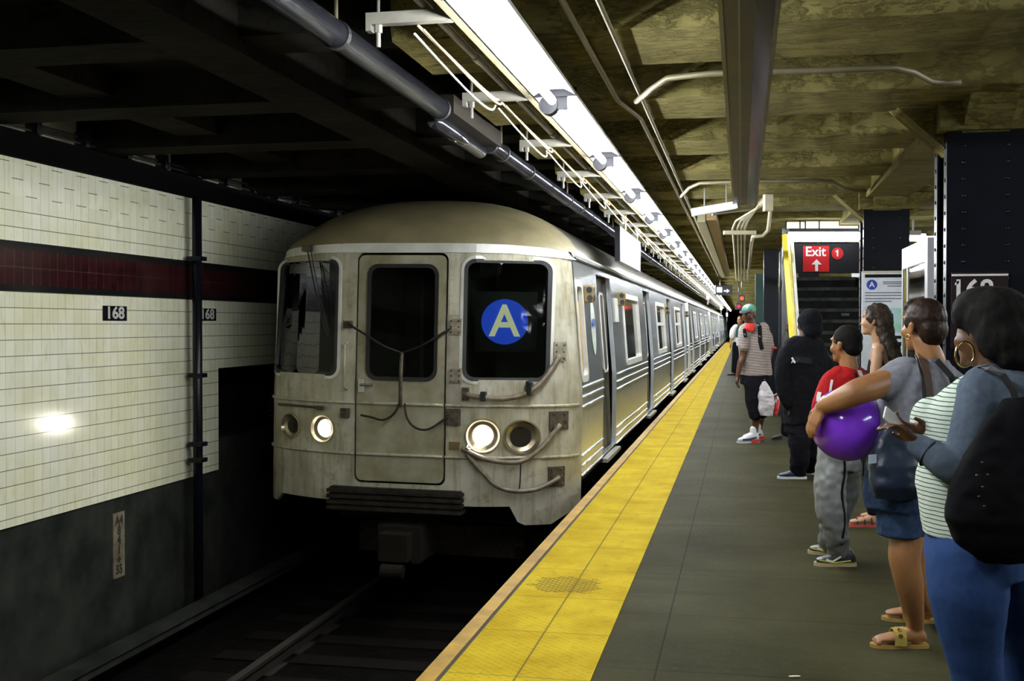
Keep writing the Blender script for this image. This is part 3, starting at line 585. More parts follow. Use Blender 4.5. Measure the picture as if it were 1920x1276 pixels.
def rrect(u0, u1, z0, z1, r, n=6):
    P = []
    for cx, cz, a0 in ((u1-r, z1-r, 0), (u0+r, z1-r, 90), (u0+r, z0+r, 180), (u1-r, z0+r, 270)):
        for k in range(n+1): a = math.radians(a0+90*k/n); P.append((cx+r*math.cos(a), cz+r*math.sin(a)))
    return P
def circ(u, z, r, n=28): return [(u+r*math.cos(2*math.pi*k/n), z+r*math.sin(2*math.pi*k/n)) for k in range(n)]
def inside(p, L):
    c = False; n = len(L)
    for i in range(n):
        a, b = L[i], L[(i+1) % n]
        if (a[1] > p[1]) != (b[1] > p[1]) and p[0] < (b[0]-a[0])*(p[1]-a[1])/(b[1]-a[1])+a[0]: c = not c
    return c
def densify(L, s=.08):
    o = []
    for i in range(len(L)):
        a, b = L[i], L[(i+1) % len(L)]; n = max(1, int(math.hypot(b[0]-a[0], b[1]-a[1])/s))
        o += [(a[0]+(b[0]-a[0])*k/n, a[1]+(b[1]-a[1])*k/n) for k in range(n)]
    return o
def sheet(outline, holes, fn, step=.08, both=.0):      # flat shape with holes mapped onto a curved surface
    loops = [densify(outline, step)]+[densify(h, step) for h in holes]; V = []; E = []
    for L in loops:
        n = len(V); V += [Vector(p) for p in L]; E += [(n+i, n+(i+1) % len(L)) for i in range(len(L))]
    xs = [p[0] for p in loops[0]]; zs = [p[1] for p in loops[0]]
    x = min(xs)+step*.5
    while x < max(xs):
        z = min(zs)+step*.5
        while z < max(zs):
            if inside((x, z), loops[0]) and not any(inside((x, z), h) for h in loops[1:]): V.append(Vector((x, z)))
            z += step
        x += step
    r = geometry.delaunay_2d_cdt(V, E, [], 0, 1e-5); vs, fs = r[0], r[2]; F = []
    for f in fs:
        c = (sum(vs[i][0] for i in f)/len(f), sum(vs[i][1] for i in f)/len(f))
        if inside(c, loops[0]) and not any(inside(c, h) for h in loops[1:]): F.append(tuple(f))
    mb = MB(); A = [fn(v[0], v[1], 0) for v in vs]
    if both:
        n = len(A); B = [fn(v[0], v[1], -both) for v in vs]; ed = {}
        for f in F:
            for i in range(len(f)): ed[(f[i], f[(i+1) % len(f)])] = 1
        side = [(b, a, a+n, b+n) for (a, b) in ed if (b, a) not in ed]
        return mb.add(A+B, F+[tuple(i+n for i in reversed(f)) for f in F]+side)
    return mb.add(A, F)
def ringstrip(mb, inner, outer, fn, o1, o2):
    n = len(inner); R = []
    for L, o in ((inner, -.03), (inner, o1), (outer, o2), (outer, 0.0)): R.append([fn(p[0], p[1], o) for p in L])
    for i in range(3):
        b = len(mb.v); mb.v += R[i]+R[i+1]; mb.f += [(b+k, b+(k+1) % n, b+n+(k+1) % n, b+n+k) for k in range(n)]
def SC(u, v): return u, v
def rr_px(x0, x1, y0, y1, r):
    a = UZ(x0, y1); b = UZ(x1, y0); c = UZ(x0, y0); d = UZ(x1, y1)
    return rrect((a[0]+c[0])/2, (b[0]+d[0])/2, (a[1]+d[1])/2, (b[1]+c[1])/2, r), ((a[0]+c[0])/2, (b[0]+d[0])/2, (a[1]+d[1])/2, (b[1]+c[1])/2)
train = empty('subway_car', (XT, D0, 0), 'lead silver subway car with lit headlights and a blue A sign in its front window', 'train car')
def T(mb, name, mat, par=None, **k): return mb.obj(name, mat, par or train, **k)
def grow(b, g): return (b[0]-g, b[1]+g, b[2]-g, b[3]+g)
LW, LWb = rr_px(520, 633, 491, 699, .07); RW, RWb = rr_px(871, 1030, 489, 712, .09); DR, DRb = rr_px(670, 834, 478, 903, .06); DW, DWb = rr_px(690, 819, 497, 711, .09)
HL = [(545, 798, .115), (605, 803, .125), (905, 817, .148), (978, 819, .148)]
hl = [(UZ(a, b), r*.98) for a, b, r in HL]
zt = 2.235; outl = []
ub = 1.525
outl += [(-1.525, -.20), (-1.38, -.20), (-1.3, -.12), (.95, -.12), (1.02, -.26), (1.08, -.29), (1.30, -.29), (1.36, -.25), (1.525, -.15)]
outl += [(wz(z), z) for z in (.4, .9, 1.3, 1.7, 2.12)]+[(1.37, 2.19)]
outl += [(u, 2.235-.045*(abs(u)/1.4)**4) for u in (1.2, .9, .6, .3, 0, -.3, -.6, -.9, -1.2)]+[(-1.37, 2.19)]+[(-wz(z), z) for z in (2.12, 1.7, 1.3, .9, .4)]
g = .020; DRh = rrect(*grow(DRb, g)[:2], *grow(DRb, g)[2:], .07)
face = T(sheet(outl, [rrect(*LWb, .07), rrect(*RWb, .09), DRh]+[circ(p[0], p[1], r) for p, r in hl], FP, .07, both=.03), 'front_face', m_front, smooth=False)
# rim above the windows
rim = [(u, z) for u, z in outl if z > 2.15]; lo = [(u, 2.15 if abs(u) < .9 else 2.15-.06*(abs(u)-.9)) for u in (-1.44, -1.2, -.9, -.6, -.3, 0, .3, .6, .9, 1.2, 1.44)]
T(sheet(lo+rim, [], lambda u, z, o: FP(u, z, .010+o), .07, both=.008), 'upper_fascia', m_ftop)
def roofz(t): t = min(abs(t), 1); return 2.12+.61*(1-t**2.6)**.62 if t < 1 else 2.12
def cap_pt(t, v):
    u0 = t*1.40; z0 = 2.235-.045*abs(t)**4; p0 = FP(u0, z0)
    z1 = roofz(t); a = v*math.pi/2; y1 = D0+1.25
    return Vector((p0.x+(XT+t*1.41-p0.x)*(v), p0.y+(y1-p0.y)*(1-math.cos(a)), p0.z+(z1-p0.z)*math.sin(a)))
ts = [math.sin(math.pi*(i/24-.5)) for i in range(25)]
R = [[cap_pt(t, v/10) for t in ts] for v in range(11)]; mb = MB(); n = len(ts); mb.v = [p for r in R for p in r]
mb.f = [(i*n+j, i*n+j+1, (i+1)*n+j+1, (i+1)*n+j) for i in range(10) for j in range(n-1)]
T(mb, 'roof_dome', m_roof, smooth=True)
# ridges
def ridge(zf, name, r=.018, par=None):
    mb = MB(); pts = [FP(u, zf(u), .008) for u in [-1.5+3.0*k/40 for k in range(41)]]; return T(mb.tube(pts, r, 8), name, m_front, smooth=True)
za = UZ(752, 757)[1]; zb1 = UZ(752, 853)[1]
DRw = (DRb[0]-.012, DRb[1]+.012)
for zz, nm in ((za, 'belt_ridge'), (zb1, 'lower_ridge')):
    for u0, u1 in ((-1.5, DRw[0]), (DRw[1], 1.5)): T(MB().tube([FP(u0+(u1-u0)*k/24, zz, .006) for k in range(25)], .015, 8), nm, m_front, smooth=True)
# door
door = T(sheet(rrect(*DRb, .06), [rrect(*DWb, .09)], lambda u, z, o: FP(u, z, -.004+o), .07, both=.035), 'end_door', M('grimy_silver_door', (.36, .34, .24), .5, .15, col2=(.21, .185, .10), scale=4, bump=.08, bscale=30))
for zz in (za, zb1): T(MB().tube([FP(DRb[0]+.01+(DRb[1]-DRb[0]-.02)*k/8, zz, .004) for k in range(9)], .014, 8), 'door_ridge', m_front, door, smooth=True)
for L, b, rr_, nm in ((LW, LWb, .07, 'left_windshield'), (RW, RWb, .09, 'right_windshield'), (DW, DWb, .09, 'door_window')):
    o = T(sheet(rrect(*grow(b, .004), rr_), [], lambda u, z, o: FP(u, z, -.02+o), .09), nm, m_glass)
    mb = MB(); ringstrip(mb, rrect(*grow(b, -.022), rr_*.85), rrect(*grow(b, .012), rr_+.012), FP, .006, .010); T(mb, 'gasket', m_gask, o)
    if nm != 'door_window':
        mb = MB(); ringstrip(mb, rrect(*grow(b, .012), rr_+.012), rrect(*grow(b, .04), rr_+.04), FP, .012, .008); T(mb, 'window_rim', m_ftop, o)
# inside of the cab
YB = D0+1.5
T(MB().box(XT-1.3, XT+1.3, YB, YB+.03, 0, 2.2).box(XT-.50, XT-.47, D0+.35, YB, 0, 2.2).box(XT+.47, XT+.50, D0+.35, YB, 0, 2.2), 'cab_partition', m_cab)
T(MB().box(XT-1.38, XT+1.38, D0+.65, YB, -.02, 0).box(XT-1.38, XT+1.38, D0+.65, YB, 2.16, 2.18), 'cab_floor', m_dark)
T(MB().box(XT-.02, XT+.05, YB-.03, YB, .8, 2.0).box(XT-.3, XT-.26, YB-.03, YB, .8, 2.0), 'interior_pole', M('pale_interior_trim', (.3, .32, .26), .5))
a = UZ(890, 545); b = UZ(1012, 660)
sb = T(sheet([(a[0], b[1]), (b[0], b[1]), (b[0], a[1]), (a[0], a[1])], [], lambda u, z, o: FP(u, z, -.09+o), .1, both=.02), 'route_sign_box', M('dim_sign_field', (.03, .03, .026), .6))
cu_, cz_ = UZ(948, 603); rr_ = .206
T(sheet(circ(cu_+.005, cz_, rr_, 40), [], lambda u, z, o: FP(u, z, -.085+o), .06, both=.003), 'blue_disc', M('backlit_blue', (.02, .06, .5), .5, emit=.75, ecol=(.022, .085, .85), col2=(.02, .05, .4)), sb)
gA = FP(cu_+.005, cz_, -.078); gx = (FP(cu_+.1, cz_, 0)-FP(cu_-.1, cz_, 0)).normalized()
text('route_letter', 'A', .40, M('backlit_cream', (.8, .8, .6), .5, emit=.75, ecol=(.78, .80, .50)), gA+Vector((0, 0, -.005)), gx, UP, sb, bold=.007, ex=.001)
# headlights
lit = lamp_mat('headlight_glow', (1, .95, .82), 9)
for i, ((p, r), on) in enumerate(zip(hl, (0, 1, 1, 0))):
    hb = None; mb = MB(); n = 28
    ins = [circ(p[0], p[1], r*k, n) for k in (1.0, .9, .62)]; outs = circ(p[0], p[1], r*1.09, n)
    R = [[FP(*q, 0.0) for q in outs], [FP(*q, .014) for q in outs], [FP(*q, .014) for q in ins[0]], [FP(*q, -.015) for q in ins[1]], [FP(*q, -.035) for q in ins[2]]]
    for k in range(4): b0_ = len(mb.v); mb.v += R[k]+R[k+1]; mb.f += [(b0_+j, b0_+(j+1) % n, b0_+n+(j+1) % n, b0_+n+j) for j in range(n)]
    hb = T(mb, 'headlight', M('headlight_bowl', (.42, .36, .24), .3, .8), smooth=True)
    tag(hb, ['unlit outer headlight, left', 'lit inner headlight, left', 'lit inner headlight, right', 'unlit outer headlight, right'][i])
    lens = circ(p[0], p[1], r*(.60 if on else .62), n)
    T(sheet(lens, [], lambda u, z, o: FP(u, z, -.026+o), .05), 'lens', lit if on else M('dead_lens', (.02, .018, .014), .15), hb)
for (p, r), on in zip(hl, (0, 1, 1, 0)):
    if on:
        ld = bpy.data.lights.new('headlight_beam', 'SPOT'); ld.energy = 11; ld.spot_size = math.radians(165); ld.spot_blend = .6; ld.shadow_soft_size = .06; ld.color = (1, .95, .82)
        lo_ = bpy.data.objects.new('headlight_beam', ld); C.objects.link(lo_); lo_.parent = train; lo_.location = FP(p[0], p[1], .03)-ORG[train.name]; lo_.rotation_euler = (math.radians(-90), 0, 0)
# hardware measured on the front
m_plt = M('bracket_steel', (.30, .27, .20), .5, .3, col2=(.15, .13, .09), scale=14)
def plate(x0, x1, y0, y1, th, name, mat=m_plt, bolts=True):
    a = UZ(x0, y1); b = UZ(x1, y0); o = T(sheet([(a[0], a[1]), (b[0], a[1]), (b[0], b[1]), (a[0], b[1])], [], lambda u, z, o: FP(u, z, th+o), .06, both=th), name, mat)
    if bolts:
        mb = MB()
        for fx in (.2, .8):
            for fz in (.15, .5, .85): mb.ell(FP(a[0]+(b[0]-a[0])*fx, a[1]+(b[1]-a[1])*fz, th+.004), (.009, .009, .009), n=8, m=6)
        T(mb, 'bolts', m_grime, o)
    return o
plate(836, 867, 590, 762, .006, 'hinge_plate', M('hinge_strip', (.36, .33, .26), .5, .2, col2=(.22, .20, .14)), False)
plate(842, 866, 597, 627, .02, 'chain_bracket'); plate(842, 866, 690, 718, .015, 'chain_bracket'); plate(836, 864, 766, 796, .025, 'chain_bracket', m_grime); plate(1036, 1060, 641, 677, .02, 'hose_bracket'); plate(1029, 1063, 770, 806, .025, 'hose_bracket', m_grime)
plate(1027, 1057, 873, 912, .02, 'hose_bracket', m_grime); plate(646, 662, 601, 615, .03, 'chain_bracket', m_grime); plate(640, 656, 765, 782, .03, 'chain_bracket', m_grime); plate(490, 500, 755, 782, .03, 'chain_bracket', m_grime); plate(867, 880, 726, 750, .03, 'hose_fitting', m_grime); plate(842, 862, 828, 842, .012, 'hose_fitting', m_brass, False)
def fpath(P, out, sub=5):
    Q = []
    for i in range(len(P)-1):
        p0, p1, p2, p3 = [Vector(P[max(0, min(len(P)-1, i+k))]) for k in (-1, 0, 1, 2)]
        for k in range(sub): t = k/sub; Q.append(.5*((2*p1)+(p2-p0)*t+(2*p0-5*p1+4*p2-p3)*t*t+(3*p1-p0-3*p2+p3)*t**3))
    Q.append(Vector(P[-1])); n = len(Q); r = []
    for i, q in enumerate(Q): u, z = UZ(q[0], q[1]); r.append(FP(u, z, out*(.55+.45*math.sin(math.pi*i/(n-1)))))
    return r
def hose(P, r, name, mat=m_hose, out=.07): return T(MB().tube(fpath(P, out), r, 10), name, mat, smooth=True)
h1 = hose([(876, 739), (905, 744), (945, 746), (985, 735), (1010, 716), (1030, 690), (1044, 667)], .025, 'air_hose')
for (x, y, s) in ((906, 742, 1.0), (990, 727, 1.4)): u, z = UZ(x, y); T(MB().obox(FP(u, z, .06), (1, -.5*(s > 1.2), -.3*(s > 1.2)), (0, 1, 0), (0, 0, 1), .022*s, .04*s, .042*s), 'hose_coupling', m_blk, h1)
hose([(868, 838), (885, 848), (915, 860), (960, 865), (990, 855), (1020, 828), (1046, 795)], .023, 'air_hose')
hose([(876, 848), (900, 878), (925, 905), (955, 917), (990, 917), (1020, 908), (1044, 893)], .022, 'air_hose')
hose([(975, 868), (973, 900), (972, 918)], .006, 'hose_stay', m_chain, .05)
hose([(878, 832), (876, 838), (882, 842)], .014, 'hose_fitting', m_chrome, .06)
c1_ = hose([(656, 605), (690, 626), (725, 648), (757, 661)], .010, 'gate_chain', m_chain, .09); hose([(757, 661), (790, 650), (815, 636), (848, 615)], .010, 'gate_chain', m_chain, .09)
hose([(757, 661), (757, 690), (756, 740), (754, 760)], .018, 'chain_strap', m_grime, .09)
hose([(754, 748), (745, 772), (725, 785), (700, 780), (680, 777)], .010, 'gate_chain', m_chain, .09); hose([(762, 755), (768, 782), (785, 800), (810, 802), (845, 778)], .010, 'gate_chain', m_chain, .09)
T(MB().tube([FP(*UZ(652, 641), .0), FP(*UZ(652, 645), .06), FP(*UZ(650, 725), .06), FP(*UZ(650, 730), .0)], .010, 8), 'grab_bar', m_front, smooth=True)
T(MB().tube([FP(*UZ(528, 757), .03), FP(*UZ(610, 764), .03)], .012, 8).obox(FP(*UZ(603, 764), .03), (1, 0, 0), (0, 1, 0), (0, 0, 1), .03, .02, .02), 'step_bar', m_grime)
hd = T(MB().box(0, 0, 0, 0, 0, 0) if 0 else MB().obox(FP(*UZ(679, 722), .01), (1, 0, 0), (0, 1, 0), (0, 0, 1), .03, .01, .06), 'door_lock', m_chrome, door); T(MB().cyl(FP(*UZ(677, 721), .03), FP(*UZ(701, 721), .04), .011), 'door_handle', m_chrome, door)
u, z = UZ(583, 466); T(MB().obox(FP(u, z, .04), (1, 0, 0), (0, 1, 0), (0, 0, 1), .045, .04, .03), 'wiper_motor', m_grime)
T(MB().tube([FP(*UZ(584, 470), .05), FP(*UZ(600, 560), .04), FP(*UZ(616, 630), .02)], .007, 6).tube([FP(*UZ(590, 470), .05), FP(*UZ(606, 560), .04), FP(*UZ(618, 620), .02)], .005, 6), 'wiper', m_blk)
# anticlimber, coupler, underframe
a = UZ(622, 908); b = UZ(870, 950)
mb = MB()
for k in range(4): z = a[1]-.045-k*.052; mb.box(XT+a[0], XT+b[0], D0-.10, D0+.1, z, z+.03)
mb.box(XT+a[0]+.02, XT+b[0]-.02, D0-.07, D0+.1, a[1]-.21, a[1]); m_gr2 = M('black_grease', (.028, .024, .016), .7, .1, col2=(.012, .010, .008), scale=12, spec=.1); T(mb, 'anticlimber', m_gr2)
mb = MB().box(XT-.2, XT+.2, D0-.15, D0+.5, -.62, -.30).box(XT-.13, XT+.13, D0-.32, D0-.15, -.58, -.34).cyl((XT-.1, D0-.33, -.66), (XT+.1, D0-.33, -.66), .06); T(mb, 'coupler', M('dark_coupler_iron', (.012, .010, .007), .8, spec=.1))
def side(y0, y1, holes, name='side_wall'):
    sg = 1
    zs = lambda y, z, o: Vector((XT+wz(z)+o, y, z))
    return sheet([(y0, .11), (y1, .11), (y1, 2.12), (y0, 2.12)], holes, zs, .25, both=.05)
DOORS = [11.93, 17.65, 23.32, 29.0]; DWD = 1.27
WIN = [(14.55, 16.6), (20.25, 22.3), (25.9, 28.0)]
def zq(y, z, o=0): return Vector((XT+wz(z)+o, y, z))
def body(root, y0, y1, first):
    hs = [[(d, .12), (d+DWD, .12), (d+DWD, 2.06), (d, 2.06)] for d in DOORS]; ws = [rrect(a, b, 1.04, 1.88, .05) for a, b in WIN]
    cw = rrect(10.33, 10.72, 1.02, 1.90, .08)
    T_ = lambda mb, name, mat, par=None, **k: mb.obj(name, mat, par or root, **k)
    T_(side(y0, y1, hs+ws+([cw] if first else [])), 'side_wall', m_steel)
    L = sheet([(y0, .11), (y1, .11), (y1, 2.12), (y0, 2.12)], [], lambda y, z, o: Vector((XT-wz(z)-o, y, z)), .5); T_(L, 'side_wall', m_steel)
    # roof
    prof = [(XT+t*1.41, roofz(t)) for t in ts]; R = [[Vector((x, y, z)) for x, z in prof] for y in ((D0+1.25) if first else y0, y1)]
    mb = MB(); mb.v = R[0]+R[1]; n = len(ts); mb.f = [(j, j+1, n+j+1, n+j) for j in range(n-1)]; rf = T_(mb, 'roof', M('grey_roof', (.20, .19, .16), .35, .7, col2=(.12, .11, .09), scale=3) if first else bpy.data.materials['grey_roof'], smooth=True)
    if first: mb = MB(); v = [cap_pt(1, k/10) for k in range(11)]; 
    T_(MB().tube([(XT+1.432, y0+.02, 2.135), (XT+1.432, y1-.02, 2.135)], .014, 6), 'gutter', m_dark)
    T_(MB().tube([(XT+1.425, y0+.02, 2.165), (XT+1.425, y1-.02, 2.165)], .018, 6), 'gutter_lip', m_ftop)
    # belt rails between doors
    segs = []; a = y0
    for d in DOORS: segs.append((a, d-.01)); a = d+DWD+.01
    segs.append((a, y1))
    for z in (.935, .845, .755, .30, .205, .115):
        mb = MB()
        for p, q in segs:
            if q-p > .1: mb.tube([zq(p+.01, z, .004), zq(q-.01, z, .004)], .012, 8)
        T_(mb, 'belt_rail', m_steel, smooth=True)
    for d in DOORS:
        dd = T_(MB().add([zq(d, .1, -.09), zq(d+DWD, .1, -.09), zq(d+DWD, 2.06, -.09), zq(d, 2.06, -.09), zq(d, .1, -.05), zq(d, 2.06, -.05), zq(d+DWD, .1, -.05), zq(d+DWD, 2.06, -.05)], [(0, 1, 2, 3), (0, 3, 5, 4), (1, 6, 7, 2)]), 'side_door', M('dim_door_steel', (.16, .15, .12), .35, .8) if first and d == DOORS[0] else bpy.data.materials['dim_door_steel'])
        for k in (0, 1):
            c = d+DWD*(.25+.5*k); w = rrect(c-.17, c+.17, 1.0, 1.86, .05); fn = lambda y, z, o: zq(y, z, -.082+o)
            pn = T_(sheet(w, [], fn, .4), 'door_pane', m_gask if k else m_win, dd)
            mb = MB(); ringstrip(mb, w, rrect(c-.20, c+.20, .97, 1.89, .07), fn, .012, .006); T_(mb, 'pane_frame', m_ftop, pn)
        T_(MB().box(XT+1.40, XT+1.585, d-.02, d+DWD+.02, .045, .085), 'threshold', M('worn_threshold', (.22, .21, .17), .6, .3) if first and d == DOORS[0] else bpy.data.materials['worn_threshold'])
    for i, (p, q) in enumerate(WIN):
        pn = T_(sheet(rrect(p, q, 1.04, 1.88, .05), [], lambda y, z, o: zq(y, z, -.03+o), .4), 'window_pane', m_win)
        mb = MB(); ringstrip(mb, rrect(p+.02, q-.02, 1.06, 1.86, .04), rrect(p-.05, q+.05, .99, 1.93, .07), zq, .012, .012); T_(mb, 'window_frame', m_ftop, pn)
        if i: T_(MB().add([zq(p, 1.50, -.01), zq(q, 1.50, -.01), zq(q, 1.56, -.01), zq(p, 1.56, -.01)], [(0, 1, 2, 3)]), 'sash_bar', m_ftop, pn)
    T_(MB().box(XT-1.2, XT+1.2, y0+1.0, y1-.5, -.55, .02), 'underframe', m_dark)
    T_(MB().box(XT-1.38, XT+1.38, y0+.2, y1-.1, -.08, .08), 'floor_pan', m_dark)
    for yy in (y0+2.6, y1-3.2):
        mb = MB().box(XT-1.05, XT+1.05, yy-1.4, yy+1.4, -.95, -.62)
        for s in (-1, 1):
            for e in (-1.05, 1.05): mb.cyl((XT+s*.66, yy+e, -.71), (XT+s*.79, yy+e, -.71), .415, n=24)
        T_(mb, 'truck', m_grime)
m_win = M('dark_car_window', (.02, .025, .022), .06, spec=.7)
body(train, D0+.6, 31.5, True)
for k, (yy, zz, lab) in enumerate(((11.0, 1.82, ''), (14.05, 1.84, ''), (22.7, 1.80, ''), (30.7, 1.8, ''))):
    mb = MB().obox(zq(yy, zz, .04), (1, 0, 0), (0, 1, 0), (0, 0, 1), .045, .06, .085); o = T(mb, 'side_marker_lamp', m_brass); bevel(o, .015)
    T(MB().cyl(zq(yy, zz+.04, .085), zq(yy, zz+.04, .092), .03).cyl(zq(yy, zz-.04, .085), zq(yy, zz-.04, .092), .03).cyl(zq(yy-.062, zz+.04, .05), zq(yy-.070, zz+.04, .05), .03).cyl(zq(yy-.062, zz-.04, .05), zq(yy-.070, zz-.04, .05), .03), 'lamp_lens', m_dark, o)
o = T(sheet([(13.45, 1.55), (13.8, 1.55), (13.8, 1.84), (13.45, 1.84)], [], lambda y, z, o: zq(y, z, .015+o), .3, both=.012), 'destination_sign', M('pale_sign_film', (.55, .55, .5), .4))
lg = T(sheet([(11.38+.17*math.cos(a), 1.5+.29*math.sin(a)) for a in [2*math.pi*k/32 for k in range(32)]], [], lambda y, z, o: zq(y, z, .006+o), .2), 'oval_emblem', M('pale_emblem', (.55, .62, .55), .4))
text('emblem_mark', 'MTA', .15, M('emblem_blue', (.03, .08, .35), .4), zq(11.38, 1.52, .009), (0, 1, 0), UP, lg, bold=.002, sx=.9)
pn = T(sheet(rrect(10.33, 10.72, 1.02, 1.90, .08), [], lambda y, z, o: zq(y, z, -.035+o), .3), 'cab_side_window', m_gask); mb = MB(); ringstrip(mb, rrect(10.35, 10.70, 1.04, 1.88, .07), rrect(10.29, 10.76, .98, 1.94, .1), zq, .012, .012); T(mb, 'window_frame', m_ftop, pn)
T(MB().add([zq(10.52, 1.08, -.02), zq(10.66, 1.08, -.02), zq(10.66, 1.74, -.02), zq(10.52, 1.74, -.02)], [(0, 1, 2, 3)]), 'amber_reflection', M('amber_reflection_colour', (.55, .30, .05), .4), pn)  # orange reflection in the cab window, painted as a flat panel
T(MB().tube([zq(31.5, .1, -.02), zq(31.5, 1.0, -.02), zq(31.5, 2.12, -.02)], .06, 8), 'corner_post', m_ftop)
train.rotation_euler = (0, RL, 0)
car = empty('subway_car', (XT, D0, 0), 'second silver subway car, coupled behind the lead car', 'train car', 'following cars of the train')
body(car, D0+.1, 31.5, False)
T(MB().tube([zq(9.85, .1, -.02), zq(9.85, 2.12, -.02)], .09, 8), 'corner_post', m_ftop, car); T(MB().tube([zq(31.5, .1, -.02), zq(31.5, 2.12, -.02)], .06, 8), 'corner_post', m_ftop, car)
T(MB().box(XT-1.4, XT+1.4, 9.8, 9.85, .1, 2.12), 'car_end', m_steel, car); T(MB().box(XT-1.4, XT+1.4, 31.45, 31.5, .1, 2.12), 'car_end', m_steel, car)
car.location.y = D0+22.2
for k, nm in ((2, 'third'), (3, 'fourth'), (4, 'fifth')):
    o = dup(car); o.location = (XT, D0+22.2*k, 0); o['label'] = nm+' silver subway car of the train, counting from the headlights'
# a car on the opposite track seen in the gap at the right
oc = dup(car); oc.location = (8.6+1.0, 38, 0); oc.rotation_euler = (0, 0, math.pi); oc.location = (7.05, 44, 0); oc['label'] = 'silver car on the opposite track, glimpsed right of the nearest column'; del oc['group']
# ---------------------------------------------------------------- people
def skin(name, a, b): 
    m = M(name, a, .45, col2=b, scale=9, spec=.4); m.node_tree.nodes['Principled BSDF'].inputs['Subsurface Weight'].default_value = .0; return m
def cloth(name, a, b=None, r=.9, sc_=120, bump=.25): return M(name, a, r, col2=b or tuple(x*.75 for x in a), scale=sc_*.4, bump=bump, bscale=sc_, bdist=.002, spec=.15)
def stripes(name, a, b, per, frac, ax=2, tilt=.0):
    q = NT(name); v = q.coord(); X = q.xyz(v); z = q.ma('ADD', X[ax], q.ma('MULTIPLY', q.noise(v, 5), .02)); z = q.ma('ADD', z, q.ma('MULTIPLY', X[0], tilt))
    f = q.ma('LESS_THAN', q.ma('FRACT', q.ma('DIVIDE', q.ma('ADD', z, 5.), per)), frac); q.base(q.mix(f, a, b)); q.b.inputs['Roughness'].default_value = .9; q.bump(q.noise(v, 90), .2, .003); return q.m
def D(a, b, c=0): return (CR*a+AW*b+UP*c).normalized()      # a to the right of the picture, b away from it, c up
def head(mb, c, F, s=1.0, tilt=0, face=True):
    F = Vector(F).normalized(); U = (UP-F*UP.dot(F)).normalized(); R = F.cross(U).normalized(); A = (R, F, U)
    P = lambda r, f, u: c+R*(r*s)+F*(f*s)+U*(u*s)
    E = lambda r, f, u, a, b, d: mb.ell(P(r, f, u), (a*s, b*s, d*s), A)
    E(0, -.012, .035, .077, .096, .088); E(0, .02, -.02, .066, .075, .085); E(0, .035, -.075, .048, .052, .04); E(0, .072, -.098, .022, .02, .018)
    mb.cap(P(0, .086, .005), .007*s, P(0, .099, -.03), .0105*s); E(.010, .091, -.034, .008, .008, .006); E(-.010, .091, -.034, .008, .008, .006)
    E(0, .078, .035, .052, .022, .014); E(0, .081, -.062, .022, .012, .006); E(0, .080, -.072, .019, .011, .007)
    for e in (-1, 1):
        E(e*.042, .055, -.03, .026, .03, .028); E(e*.08, -.008, -.012, .009, .019, .03); E(e*.083, -.014, .006, .008, .014, .014)
    mb.cap(P(0, -.02, -.04), .052*s, P(0, -.035, -.15), .054*s); return P, A
def hand(mb, w_, d, n, t, s=1.0, curl=(.5, .6, .5), spread=.06, thumb=.5):
    d, n, t = Vector(d).normalized(), Vector(n).normalized(), Vector(t).normalized(); t = (t-d*t.dot(d)).normalized(); n = d.cross(t) if d.cross(t).dot(n) > 0 else t.cross(d)
    mb.loft([(w_, t, n, .026*s, .019*s), (w_+d*.03*s, t, n, .034*s, .017*s), (w_+d*.065*s, t, n, .041*s, .015*s), (w_+d*.09*s, t, n, .039*s, .012*s)], 16)
    tips = []
    for i, (o, L) in enumerate(((.029, .072), (.010, .08), (-.010, .075), (-.028, .06))):
        p = w_+d*(.085-.004*abs(i-1))*s+t*o*s; a = 0; dd = (d+t*(o*spread/.03)).normalized(); r = (.0088-.0006*(i == 3))*s
        for k, fr in enumerate((.45, .32, .25)):
            a += curl[k]; v = (dd*math.cos(a)+n*math.sin(a)); p2 = p+v*L*fr*s; mb.cap(p, r, p2, r*.92, 10); p = p2; r *= .92
        tips.append(p)
    p = w_+d*.025*s+t*.028*s; v = (d*.6+t*.8+n*thumb).normalized(); p2 = p+v*.04*s; v2 = (d+t*.15+n*thumb).normalized(); p3 = p2+v2*.032*s
    mb.cap(p, .013*s, p2, .011*s, 10); mb.cap(p2, .0105*s, p3, .009*s, 10); return tips
def foot(mb, heel, d, s=1.0, h=.075, wd=.045, L=.25):       # heel: point on the ground under the heel
    d = Vector(d); d.z = 0; d.normalize(); t = d.cross(UP); z = UP
    sec = [(0, .6, .55), (.08, .85, .95), (.3, .85, 1), (.5, .95, .75), (.72, 1.12, .5), (.88, 1.0, .38), (1, .55, .25)]
    mb.loft([(heel+d*(f*L*s)+z*(hh*h*s/2+.008), t, z, a*wd*s, hh*h*s/2) for f, a, hh in sec], 18, 2.6)
def sole(heel, d, L=.27, wd=.047, th=.022, z0=0):
    d = Vector(d); d.z = 0; d.normalize(); t = d.cross(UP); P = []
    for f, a in ((-.02, .5), (.02, .75), (.2, .85), (.45, .8), (.7, 1.08), (.88, .95), (.98, .6), (1.02, .2)): P.append((f, a))
    pts = [heel+d*(f*L)+t*(a*wd)+UP*z0 for f, a in P]+[heel+d*(f*L)-t*(a*wd)+UP*z0 for f, a in reversed(P)]; return MB().prism(pts, UP*th)
def shoe(name, heel, d, mat, par, smat, L=.28, h=.10, wd=.046, vox=.008):
    heel = Vector(heel); heel.z = 0; mb = MB(); foot(mb, heel+UP*.012, d, 1, h, wd, L*.97); dd = Vector(d); dd.z = 0; dd.normalize()
    mb.cap(heel+dd*.07+UP*.06, wd*.8, heel+dd*.07+UP*(h+.01), wd*.85); o = mb.obj(name, mat, par, vox=vox)
    so = sole(heel, d, L, wd*1.06).obj('shoe_sole', smat, o); return o
def ground(x, y): return pxz(x, y, 0.)
